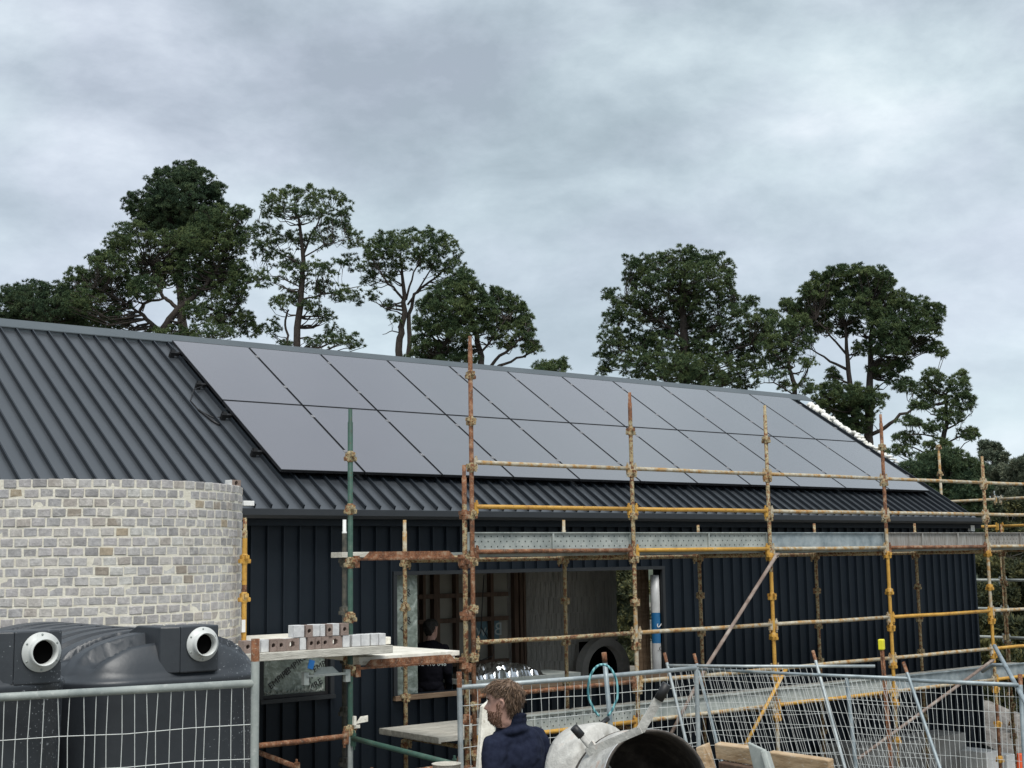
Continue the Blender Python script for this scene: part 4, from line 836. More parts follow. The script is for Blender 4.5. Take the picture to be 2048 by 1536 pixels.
# ================================================================ trees
def leafmat(name, dark, mid, tip, rough=.75):
    m, t, b = nt(name); b.inputs['Roughness'].default_value = rough; b.inputs['Specular IOR Level'].default_value = .25
    ge = t.nodes.new('ShaderNodeNewGeometry'); vec = objvec(t); n = noise(t, vec, .9, 4, .6)
    a = t.nodes.new('ShaderNodeMath'); a.operation = 'MULTIPLY_ADD'; a.inputs[1].default_value = .35; t.links.new(ge.outputs['Random Per Island'], a.inputs[0]); t.links.new(n.outputs[0], a.inputs[2])
    r = ramp(t, [(.45, dark), (.66, mid), (.86, tip)]); t.links.new(a.outputs[0], r.inputs[0]); t.links.new(r.outputs[0], b.inputs['Base Color']); return m
M['pine'] = leafmat('pine_needles', (.034, .064, .032), (.068, .108, .046), (.14, .175, .066))
M['pined'] = leafmat('dark_pine_needles', (.027, .055, .032), (.05, .085, .044), (.10, .135, .06))
M['gum'] = leafmat('gum_leaves', (.06, .085, .06), (.10, .125, .085), (.17, .18, .12))
M['scrub'] = leafmat('scrub_leaves', (.035, .048, .028), (.065, .08, .045), (.17, .16, .06))
M['bark'] = mat('pine_bark', [(.3, (.03, .024, .02)), (.7, (.075, .06, .05))], 4, .95, stretch=(3, 3, .7), bmp=.8, bscale=10, bd=.05)
M['gumbark'] = mat('gum_bark', (.3, .28, .24), 3, .9)
def tufts(centers, outdirs, size, nb, wid, droop=0.0):
    """one numpy batch of radiating blades; returns verts (n,3)"""
    N = len(centers); c = np.repeat(centers, nb, 0); o = np.repeat(outdirs, nb, 0)
    d = rng.normal(size=(N * nb, 3)); d /= np.linalg.norm(d, axis=1, keepdims=True); d = d + o * .75 + np.array([0, 0, .35 - droop]); d /= np.linalg.norm(d, axis=1, keepdims=True)
    s = rng.normal(size=(N * nb, 3)); s = np.cross(d, s); s /= np.linalg.norm(s, axis=1, keepdims=True)
    L = (size * rng.uniform(.6, 1.15, N * nb))[:, None]; w_ = (wid * rng.uniform(.7, 1.3, N * nb))[:, None]
    v = np.empty((N * nb * 3, 3)); v[0::3] = c + d * L; v[1::3] = c + d * L * .25 + s * w_; v[2::3] = c - s * w_ * .6; return v
def tri_mesh(name, v, m, parent):
    org = np.array(ORG[parent.name]); v = v - org; n = len(v); me = bpy.data.meshes.new(name); me.vertices.add(n); me.vertices.foreach_set('co', v.astype(np.float32).ravel())
    me.loops.add(n); me.loops.foreach_set('vertex_index', np.arange(n, dtype=np.int32)); me.polygons.add(n // 3); me.polygons.foreach_set('loop_start', np.arange(0, n, 3, dtype=np.int32)); me.polygons.foreach_set('loop_total', np.full(n // 3, 3, dtype=np.int32))
    me.materials.append(m); me.update(); o = bpy.data.objects.new(name, me); COL.objects.link(o); o.parent = parent; ORG[o.name] = V(org); return o
def tree(name, label, cat, d, trunks, blobs, m='pine', bark='bark', group=None, dens=1.0, sub=8, ts=.165, nb=12, wid=.0175, base=None, gap=.0, droop=0, subr=.42, flat=1.0, wood=True, zb=-4.0):
    k = FPX / d; b0 = trunks[0][0]; bp = atd(b0[0], b0[1], d); root = thing(name, label, cat, (bp.x, bp.y, zb), group)
    q = MB(); pts3 = []
    for ti, tk in enumerate(trunks):
        P = []; off = random.uniform(-.6, .6) if ti else 0; rs = []
        for i, (u, v, r_) in enumerate(tk): f = i / max(1, len(tk) - 1); P.append(atd(u, v, d + off * f * 2)); rs.append(r_ * .68)
        if ti == 0 or tk[0][1] > b0[1] - 8: P.insert(0, V((P[0].x, P[0].y, zb))); rs.insert(0, rs[0] * 1.25)
        PP = []; RR = []
        for i in range(len(P) - 1):
            for s_ in range(3): f = s_ / 3; PP.append(P[i].lerp(P[i + 1], f) + V([random.uniform(-.05, .05) for _ in range(3)]) * (1 if i else 0)); RR.append(rs[i] * (1 - f) + rs[i + 1] * f)
        PP.append(P[-1]); RR.append(rs[-1]); q.path(PP, RR, 9); pts3 += [(p, r_) for p, r_ in zip(PP, RR) if p.z > zb + 3]
    cs = []; od = []
    for (u, v, ru, rv) in blobs:
        c0 = atd(u, v, d); R0 = V((ru * 1.05 / k, rv * (1.5 if flat == 1.0 else 1.0) / k, ru / k)); doff = random.uniform(-1, 1) * min(2.6, ru / k * 1.1)
        n_ = max(10, int(sub * 8.0 * (ru * rv) / 400))
        for j in range(n_):
            a = V([random.gauss(0, .62) for _ in range(3)])
            if a.length > 1.15: a = a.normalized() * random.uniform(.75, 1.15)
            p = c0 + R_ * (a.x * R0.x) + V((0, 0, a.y * R0.y)) + F_ * (doff + a.z * R0.x * .9)
            sr = random.uniform(.35, 1.0) * subr * .40
            sx, sz = sr * random.uniform(.8, 1.25), sr * random.uniform(.75, 1.3) * flat
            nt_ = int(random.uniform(12, 21) * dens * (sx * sz) / .045 + 4)
            dr = rng.normal(size=(nt_, 3)); dr /= np.linalg.norm(dr, axis=1, keepdims=True); dr[:, 2] = np.abs(dr[:, 2]) * 1.15 - .25 * (rng.random(nt_) < .4)
            rad = rng.uniform(.55, 1.0, (nt_, 1)) ** .6
            pos = np.array(p) + dr * rad * np.array([sx, sx, sz]); cs.append(pos); od.append(dr)
            if wood and pts3 and random.random() < .2:
                best = min(pts3, key=lambda t_: (t_[0] - p).length + max(0, t_[0].z - p.z + .3) * 2.0)
                if (best[0] - p).length < 6.5:
                    a0 = best[0]; mid = a0.lerp(p, .5) + V((random.uniform(-.2, .2), random.uniform(-.2, .2), -.12 * (a0 - p).length + random.uniform(-.15, .15))); r0 = min(best[1] * .5, .05); jit = lambda k_: V([random.uniform(-k_, k_) for _ in range(3)]); q.path([a0, a0.lerp(mid, .5) + jit(.12), mid + jit(.1), mid.lerp(p, .5) + jit(.12), p], [r0, r0 * .8, r0 * .6, .022, .012], 4, caps=False)
    q.build('trunk', M[bark], root); c = np.concatenate(cs); o = np.concatenate(od)
    tri_mesh('crown', tufts(c, o, ts, nb, wid, droop), M[m], root); return root
random.seed(31)
PG = 'pines beyond the ridge'
tree('pine_tree', 'low dark pine at the far left above the ridge', 'pine tree', 74, [[(70, 680, .3), (75, 640, .22), (80, 610, .1)]], [(60, 596, 50, 22), (105, 612, 60, 26), (28, 618, 36, 26), (150, 602, 34, 24), (85, 642, 90, 22), (20, 655, 40, 18), (160, 645, 40, 22)], 'pined', group=PG, dens=1.1)
tree('pine_tree', 'tallest dense pine with a pointed dark top, left of the photo', 'pine tree', 78, [[(369, 680, .42), (364, 640, .38), (360, 582, .33), (362, 520, .26), (366, 450, .18), (370, 370, .07)]],
     [(370, 346, 30, 16), (345, 372, 40, 20), (400, 372, 36, 20), (428, 384, 22, 13), (275, 410, 24, 15), (310, 412, 38, 20), (360, 408, 55, 22), (415, 414, 34, 20), (290, 440, 32, 15), (345, 445, 55, 20), (405, 450, 40, 18), (365, 475, 45, 16)], 'pined', group=PG, dens=1.3, sub=11)
tree('pine_tree', 'broad spreading pine with a forked trunk in front of the tallest one', 'pine tree', 72, [[(322, 682, .34), (322, 664, .32), (340, 640, .3), (358, 619, .26), (385, 595, .2), (408, 575, .17), (438, 537, .12), (450, 480, .06)], [(358, 619, .17), (340, 605, .15), (327, 593, .14), (317, 571, .12), (300, 530, .07)], [(322, 664, .2), (300, 645, .17), (278, 625, .14), (288, 606, .12), (330, 596, .08)], [(278, 625, .1), (240, 600, .08), (190, 575, .05)], [(358, 619, .1), (400, 612, .08), (460, 630, .05)]],
     [(205, 522, 20, 12), (232, 486, 22, 14), (275, 478, 36, 18), (330, 488, 45, 20), (385, 478, 40, 20), (432, 440, 36, 18), (470, 432, 22, 15), (492, 428, 12, 10), (420, 486, 45, 22), (470, 478, 30, 22), (240, 530, 42, 22), (300, 536, 50, 24), (365, 535, 50, 24), (430, 540, 45, 26), (150, 552, 22, 11), (185, 565, 34, 18), (235, 580, 42, 18), (300, 580, 34, 16), (385, 578, 36, 16), (450, 590, 34, 22), (480, 560, 20, 26), (180, 605, 40, 20), (235, 625, 34, 14), (410, 628, 40, 16), (465, 640, 38, 14), (500, 660, 22, 10), (435, 668, 46, 10), (350, 668, 40, 10), (210, 650, 40, 12)], group=PG, dens=.95, sub=8)
tree('pine_tree', 'tall airy pine with one straight trunk showing sky through its crown', 'pine tree', 70, [[(594, 700, .27), (597, 634, .25), (605, 560, .21), (607, 508, .16), (598, 450, .11), (590, 411, .05)], [(607, 508, .1), (622, 470, .08), (638, 441, .05), (655, 410, .03)], [(575, 690, .09), (575, 671, .09), (570, 640, .08), (577, 620, .07)], [(600, 600, .08), (627, 593, .07), (680, 582, .05), (723, 572, .025)], [(604, 530, .07), (560, 505, .05), (508, 478, .025)], [(606, 515, .06), (650, 490, .045), (700, 478, .02)], [(603, 575, .06), (560, 555, .04), (520, 548, .02)]],
     [(548, 398, 20, 11), (585, 386, 26, 11), (622, 388, 26, 11), (665, 398, 24, 12), (690, 418, 14, 12), (540, 425, 18, 12), (575, 425, 26, 14), (625, 425, 26, 14), (668, 440, 24, 16), (694, 452, 12, 16), (510, 462, 20, 12), (545, 470, 24, 14), (585, 480, 24, 14), (645, 480, 28, 14), (705, 478, 20, 13), (522, 500, 24, 14), (560, 520, 26, 13), (590, 545, 24, 16), (645, 540, 34, 13), (700, 525, 20, 12), (530, 560, 30, 13), (575, 590, 22, 12), (640, 575, 28, 11), (690, 590, 28, 12), (715, 600, 12, 9), (560, 610, 18, 10), (625, 612, 26, 12), (650, 635, 22, 9), (548, 655, 14, 14), (560, 690, 22, 7), (640, 688, 34, 9), (690, 680, 28, 12), (715, 692, 14, 8), (665, 662, 18, 8)], group=PG, dens=.7, sub=6, subr=.36)
tree('pine_tree', 'round topped airy pine with fanned bare limbs, fourth from the left', 'pine tree', 69, [[(800, 725, .28), (797, 689, .26), (803, 655, .23), (808, 620, .2), (808, 595, .17), (803, 528, .08), (800, 490, .03)], [(818, 725, .2), (818, 670, .18), (818, 627, .15), (830, 590, .11), (850, 570, .09), (876, 551, .07), (905, 522, .04)], [(808, 600, .1), (790, 580, .09), (773, 563, .07), (755, 535, .04)], [(812, 600, .09), (822, 560, .07), (840, 515, .04)], [(815, 610, .08), (850, 560, .06), (880, 500, .03)], [(798, 665, .05), (785, 662, .04), (765, 669, .02)]],
     [(775, 482, 26, 11), (815, 472, 34, 10), (858, 476, 30, 11), (893, 490, 20, 13), (738, 502, 14, 12), (765, 505, 28, 14), (810, 500, 40, 14), (862, 506, 34, 15), (908, 512, 14, 11), (745, 530, 24, 13), (790, 530, 30, 12), (845, 528, 28, 12), (895, 540, 30, 12), (928, 540, 12, 9), (740, 560, 18, 12), (775, 556, 20, 9), (905, 565, 24, 10), (748, 592, 14, 9), (778, 615, 12, 8), (790, 640, 12, 7)], group=PG, dens=.72, sub=6, subr=.36)
tree('pine_tree', 'lower bushy pine leaning right with long bare limbs, near the middle', 'pine tree', 67, [[(962, 740, .25), (960, 700, .22), (950, 660, .17), (945, 620, .1)], [(862, 735, .18), (880, 700, .16), (905, 670, .13), (930, 640, .1), (945, 600, .06)], [(975, 738, .13), (1000, 712, .11), (1030, 690, .09), (1058, 660, .05)], [(985, 738, .12), (1020, 722, .09), (1058, 708, .07), (1085, 690, .03)], [(940, 735, .1), (975, 690, .08), (1010, 640, .05)]],
     [(925, 562, 22, 11), (895, 585, 34, 14), (945, 584, 34, 14), (995, 602, 34, 14), (1030, 612, 20, 12), (862, 612, 28, 14), (905, 622, 44, 18), (965, 625, 40, 18), (1020, 638, 34, 14), (1052, 640, 14, 12), (860, 652, 34, 15), (915, 662, 44, 16), (985, 662, 34, 13), (1045, 668, 24, 12), (1068, 690, 14, 10), (850, 690, 28, 12), (905, 700, 40, 12), (1010, 690, 22, 8), (1060, 700, 22, 7), (850, 715, 36, 8), (930, 718, 26, 8), (880, 725, 40, 7)], group=PG, dens=.95)
tree('pine_tree', 'small pine tip poking over the ridge in the gap near the middle', 'pine tree', 66, [[(1110, 760, .12), (1105, 740, .07)]], [(1085, 735, 20, 8), (1110, 738, 24, 8), (1095, 745, 30, 8), (1128, 730, 10, 6)], group=PG, dens=1.0)
tree('pine_tree', 'widest dense pine standing alone right of the gap', 'pine tree', 74, [[(1368, 790, .42), (1370, 740, .4), (1368, 680, .34), (1365, 610, .24), (1370, 550, .1)], [(1368, 700, .16), (1420, 660, .12), (1470, 630, .06)], [(1368, 680, .14), (1320, 640, .1), (1250, 600, .05)], [(1368, 740, .14), (1430, 710, .1), (1500, 690, .06)], [(1368, 740, .14), (1310, 720, .1), (1240, 700, .05)]],
     [(1262, 528, 14, 10), (1285, 530, 24, 13), (1325, 526, 30, 14), (1365, 514, 26, 12), (1400, 518, 30, 13), (1436, 524, 22, 13), (1458, 540, 12, 14), (1222, 590, 18, 10), (1240, 606, 20, 9), (1275, 556, 26, 16), (1325, 560, 36, 18), (1385, 556, 44, 20), (1440, 570, 26, 18), (1285, 592, 30, 16), (1340, 595, 40, 18), (1400, 600, 44, 20), (1462, 600, 22, 13), (1498, 608, 15, 9), (1228, 635, 24, 14), (1270, 630, 34, 18), (1335, 640, 48, 20), (1405, 645, 50, 20), (1470, 640, 40, 18), (1525, 640, 26, 12), (1548, 632, 10, 7), (1222, 675, 26, 15), (1270, 680, 40, 18), (1345, 690, 55, 20), (1425, 690, 50, 20), (1500, 680, 40, 18), (1535, 668, 24, 14), (1212, 712, 20, 12), (1265, 722, 44, 16), (1345, 735, 60, 16), (1430, 735, 55, 16), (1500, 725, 36, 16), (1300, 750, 50, 10), (1210, 740, 16, 10), (1400, 760, 60, 10), (1480, 765, 40, 10)], 'pine', group=PG, dens=1.0, sub=7)
tree('pine_tree', 'thin pine with a reddish trunk squeezed between two dense pines', 'pine tree', 70, [[(1592, 810, .2), (1588, 770, .18), (1580, 735, .14), (1572, 690, .08)], [(1590, 780, .09), (1610, 750, .07), (1630, 715, .03)], [(1588, 790, .06), (1550, 765, .05), (1520, 768, .02)]],
     [(1560, 655, 26, 14), (1598, 650, 24, 14), (1545, 690, 30, 14), (1590, 690, 28, 14), (1620, 680, 15, 12), (1560, 722, 30, 11), (1612, 728, 18, 8), (1535, 750, 28, 7), (1615, 775, 20, 10), (1570, 775, 20, 6)], group=PG, dens=.75)
tree('pine_tree', 'tall broad pine with several dark trunks behind the right end of the roof', 'pine tree', 72, [[(1737, 905, .36), (1738, 850, .33), (1740, 780, .28), (1742, 700, .2), (1745, 620, .08)], [(1714, 890, .28), (1712, 840, .26), (1702, 792, .22), (1694, 720, .17), (1690, 651, .09)], [(1696, 740, .12), (1660, 722, .09), (1625, 700, .05)], [(1740, 870, .16), (1770, 857, .15), (1800, 830, .12), (1844, 812, .07)], [(1741, 740, .12), (1775, 700, .09), (1810, 660, .05)], [(1694, 710, .1), (1660, 670, .07), (1630, 640, .04)]],
     [(1640, 562, 18, 10), (1668, 552, 24, 11), (1705, 546, 30, 10), (1748, 552, 28, 11), (1776, 564, 18, 13), (1618, 585, 22, 14), (1655, 586, 34, 16), (1705, 580, 40, 16), (1760, 586, 32, 16), (1802, 600, 22, 11), (1575, 615, 14, 10), (1600, 618, 22, 14), (1645, 622, 36, 16), (1705, 618, 44, 17), (1765, 622, 36, 16), (1830, 616, 28, 13), (1862, 628, 18, 13), (1590, 648, 24, 11), (1640, 655, 28, 10), (1700, 655, 28, 12), (1760, 658, 36, 14), (1820, 652, 38, 16), (1868, 656, 14, 13), (1770, 695, 34, 14), (1825, 690, 34, 14), (1860, 690, 20, 12), (1880, 708, 10, 7), (1720, 700, 16, 10), (1670, 755, 14, 10), (1775, 740, 34, 12), (1660, 782, 22, 12), (1700, 792, 40, 14), (1740, 800, 28, 14), (1672, 822, 32, 14), (1715, 830, 36, 15), (1700, 858, 34, 11), (1800, 772, 26, 10), (1640, 808, 18, 10), (1800, 730, 24, 9)], 'pine', group=PG, dens=1.15, sub=10)
tree('pine_tree', 'ragged airy pine right of the roof behind the scaffold posts', 'pine tree', 64, [[(1884, 1010, .25), (1884, 900, .2), (1892, 845, .15), (1892, 790, .09), (1905, 760, .03)], [(1890, 860, .07), (1920, 845, .05), (1945, 825, .02)], [(1886, 890, .07), (1925, 870, .05), (1950, 868, .02)], [(1886, 880, .07), (1850, 868, .05), (1815, 872, .02)], [(1886, 930, .07), (1840, 900, .05), (1800, 890, .03)]],
     [(1868, 756, 22, 10), (1925, 748, 9, 9), (1905, 770, 22, 12), (1868, 785, 28, 13), (1912, 800, 28, 13), (1938, 806, 12, 10), (1850, 815, 24, 9), (1895, 832, 26, 10), (1822, 845, 22, 9), (1860, 855, 24, 9), (1935, 870, 20, 8), (1820, 880, 26, 9), (1865, 890, 26, 9), (1945, 872, 14, 6), (1800, 905, 22, 8), (1850, 912, 24, 8)], group=PG, dens=1.0, sub=7)
tree('pine_tree', 'dense dark green pine low behind the rails at the right gable', 'pine tree', 52, [[(1905, 1090, .2), (1905, 980, .1)]], [(1900, 925, 34, 14), (1865, 935, 26, 12), (1935, 940, 22, 13), (1840, 945, 34, 12), (1890, 955, 50, 20), (1935, 975, 34, 18), (1850, 975, 30, 16), (1890, 1000, 60, 20), (1940, 1010, 40, 18), (1915, 1040, 50, 20)], 'pined', group=PG, dens=1.3, sub=10)
GG = 'pale gum trees on the right'
random.seed(5)
tree('gum_tree', 'pale rounded gum tree at the far right behind the scaffold', 'gum tree', 110, [[(1985, 1060, .3), (1985, 980, .2), (1985, 920, .1)], [(1985, 960, .1), (2010, 920, .06)]], [(1985, 900, 18, 12), (1970, 915, 14, 10), (2000, 918, 16, 12), (1982, 940, 26, 13), (2010, 945, 20, 12), (1960, 955, 20, 13), (1995, 970, 34, 14), (1960, 985, 24, 14)], 'gum', 'gumbark', GG, dens=.8, ts=.3, wid=.05, subr=.6, flat=1.3, nb=7)
tree('gum_tree', 'pale gum tree cut by the right edge of the photo', 'gum tree', 105, [[(2040, 1060, .3), (2040, 980, .2), (2042, 940, .1)]], [(2035, 930, 18, 10), (2055, 925, 16, 12), (2025, 950, 18, 10), (2048, 960, 24, 14), (2020, 985, 26, 14), (2055, 995, 24, 14)], 'gum', 'gumbark', GG, dens=.9, ts=.3, wid=.05, subr=.6, flat=1.3, nb=7)
for lab, d_, tr_, bl_ in (('grey green scrub tree behind the upper rails at the right edge', 62, (2010, 1200), [(1975, 1025, 34, 18), (2020, 1015, 30, 16), (2060, 1030, 30, 20), (1990, 1060, 44, 22), (2040, 1065, 36, 22), (1970, 1095, 34, 20), (2015, 1105, 44, 22), (2060, 1110, 30, 20)]),
                          ('yellowish scrub tree behind the middle rails at the right edge', 50, (2015, 1330), [(1975, 1140, 30, 18), (2010, 1150, 36, 20), (2050, 1150, 30, 20), (1980, 1185, 40, 20), (2030, 1195, 44, 22), (1975, 1230, 34, 20), (2020, 1240, 46, 22), (2060, 1230, 30, 20)]),
                          ('low dark scrub bush behind the lowest rails at the right edge', 28, (2000, 1420), [(1975, 1270, 34, 18), (2015, 1280, 40, 20), (2055, 1275, 30, 20), (1980, 1310, 40, 18), (2030, 1320, 44, 20), (1985, 1345, 40, 16), (2040, 1360, 40, 20), (2000, 1385, 50, 16), (2060, 1390, 40, 18), (1970, 1400, 40, 18), (2020, 1420, 44, 18), (1980, 1440, 44, 16)])):
    tree('scrub_tree', lab, 'scrub tree', d_, [[(tr_[0], tr_[1], .14), (tr_[0] - 5, tr_[1] - 60, .1), (tr_[0] + 5, tr_[1] - 130, .05)]], bl_, 'scrub', 'gumbark', 'scrub at the right edge', dens=.9, sub=11, ts=.2, wid=.035, subr=.36, flat=1.3, nb=8)
tree('scrub_tree', 'green tree glimpsed through the house beside the brick flue', 'scrub tree', 48, [[(1252, 1420, .14), (1250, 1330, .1), (1254, 1240, .06)]], [(1245, 1150, 30, 20), (1270, 1175, 24, 20), (1240, 1200, 30, 20), (1265, 1225, 26, 20), (1245, 1255, 34, 20), (1270, 1290, 28, 20), (1245, 1320, 36, 20), (1265, 1350, 30, 18), (1240, 1380, 36, 18)], 'scrub', 'gumbark', 'trees seen past the flue', dens=.9, sub=10, ts=.2, wid=.035, subr=.36, flat=1.3, nb=8)
for uu, dd_, lab in ((2180, 46, 'scrub tree standing just outside the right edge of the photo'), (2330, 60, 'wide scrub tree further right beyond the photo edge'), (2480, 52, 'scrub tree farthest right beyond the photo edge'), (-140, 60, 'scrub tree outside the left edge of the photo')):
    tree('scrub_tree', lab, 'scrub tree', dd_, [[(uu, 1300, .16), (uu - 6, 1200, .11), (uu + 6, 1080, .05)]], [(uu + random.uniform(-70, 70), v_, 50, 26) for v_ in range(1000, 1380, 24) for _ in (0, 1)], 'scrub', 'gumbark', 'scrub outside the frame', dens=.9, sub=8, ts=.22, wid=.035, subr=.4, flat=1.3, nb=7)
# far wooded rise that closes the view between and below the trees
fw_ = MB(); 
hz_ = []
for j in range(2):
    pass
hill = MB(); random.seed(2); hx = [i * 9 - 60 for i in range(42)]
rows_ = [(95, 0), (108, .45), (125, .8), (150, 1.0)]
for (yy, f) in rows_:
    for x in hx: hill.v.append((x + yy * .35, yy - x * .12, -4 + f * (5.2 + 1.4 * math.sin(x * .05) + random.uniform(-.5, .5))))
nxh = len(hx)
for j in range(len(rows_) - 1):
    for i in range(nxh - 1): hill.f.append((j * nxh + i, j * nxh + i + 1, (j + 1) * nxh + i + 1, (j + 1) * nxh + i)); hill.m.append(0); hill.sm.append(True)
setp(hill.build('hills', mat('bushland_slope', [(.3, (.035, .048, .03)), (.5, (.06, .075, .045)), (.7, (.1, .11, .07))], .6, .95, detail=8, bmp=1, bscale=3, bd=.4)), kind='structure')
# ================================================================ people
def sd_capsules(mb, caps, seg=14):
    """tapered capsules and ellipsoids, later fused by a remesh"""
    for c in caps:
        if c[0] == 'e':
            _, p, rx, fx, fy, fz = c[0], V(c[1]), c[2], c[3], c[4], c[5]
            vs = []; n = 20; k = 14
            for i in range(k + 1):
                ph = math.pi * i / k - math.pi / 2
                for j in range(n):
                    th = 2 * math.pi * j / n; vs.append(p + fx * (rx[0] * math.cos(ph) * math.cos(th)) + fy * (rx[1] * math.cos(ph) * math.sin(th)) + fz * (rx[2] * math.sin(ph)))
            mb.add(vs, [(i * n + j, i * n + (j + 1) % n, (i + 1) * n + (j + 1) % n, (i + 1) * n + j) for i in range(k) for j in range(n)])
            b = len(mb.v)
        else:
            p0, r0, p1, r1 = V(c[0]), c[1], V(c[2]), c[3]; d = (p1 - p0).normalized(); L = (p1 - p0).length
            prof = [(.001, -r0)] + [(r0 * math.cos(a), -r0 * math.sin(a)) for a in (1.2, .8, .4, 0)] + [(r1 * math.cos(a), L + r1 * math.sin(a)) for a in (0, .4, .8, 1.2)] + [(.001, L + r1)]
            mb.lathe(prof, p0, d, seg, caps=True)
def fuse(mb, name, m, parent, vox, smooth=3, disp=None, top=False):
    o = mb.build(name, m, parent); 
    r = o.modifiers.new('remesh', 'REMESH'); r.mode = 'VOXEL'; r.voxel_size = vox; r.use_smooth_shade = True
    s = o.modifiers.new('smooth', 'SMOOTH'); s.iterations = smooth; s.factor = .5
    if disp:
        tx = bpy.data.textures.new(name + '_folds', 'CLOUDS'); tx.noise_scale = disp[1]; d_ = o.modifiers.new('folds', 'DISPLACE'); d_.texture = tx; d_.strength = disp[0]; d_.mid_level = .5; d_.texture_coords = 'LOCAL'
    return o
HL = [(-.03, .040, -.035, .040), (-.008, .066, -.035, .046), (.006, .086, -.040, .053), (.02, .093, -.048, .058), (.035, .092, -.056, .061), (.045, .093, -.062, .063), (.052, .097, -.066, .064), (.0575, .094, -.069, .065), (.063, .098, -.072, .066), (.072, .094, -.077, .067), (.082, .092, -.084, .069), (.10, .090, -.092, .071), (.115, .088, -.098, .073), (.13, .092, -.102, .0745), (.145, .099, -.104, .0755), (.165, .099, -.105, .0755), (.185, .092, -.100, .071), (.205, .076, -.088, .061), (.222, .050, -.064, .044), (.232, .022, -.034, .022)]
def headpt(z, a, off=0.0):
    for i in range(len(HL) - 1):
        if HL[i][0] <= z <= HL[i + 1][0]: f = (z - HL[i][0]) / (HL[i + 1][0] - HL[i][0]); fr, bk_, sd_ = [HL[i][k] + (HL[i + 1][k] - HL[i][k]) * f for k in (1, 2, 3)]; break
    else: fr, bk_, sd_ = HL[-1][1:] if z > 0 else HL[0][1:]
    c, s = math.cos(a), math.sin(a); ex = fr if c > 0 else -bk_
    p = 2.25; den = (abs(c / ex) ** p + abs(s / sd_) ** p) ** (-1 / p); x, y = c * den, s * den
    g = lambda w, ce=0: math.exp(-((a - ce) / w) ** 2)
    aa = (a + math.pi) % (2 * math.pi) - math.pi; g = lambda w, ce=0: math.exp(-((aa - ce) / w) ** 2)
    if .068 < z < .135: nz = .032 * math.exp(-((z - .082) / .013) ** 2) if z < .082 else .032 * max(0, 1 - (z - .082) / .055) ; x += nz * g(.16 if z < .1 else .11)
    x += -.011 * math.exp(-((z - .119) / .012) ** 2) * (g(.17, .36) + g(.17, -.36)); x += -.006 * math.exp(-((z - .0575) / .004) ** 2) * g(.3)
    r = math.hypot(x, y); k = (r + off) / r; return x * k, y * k
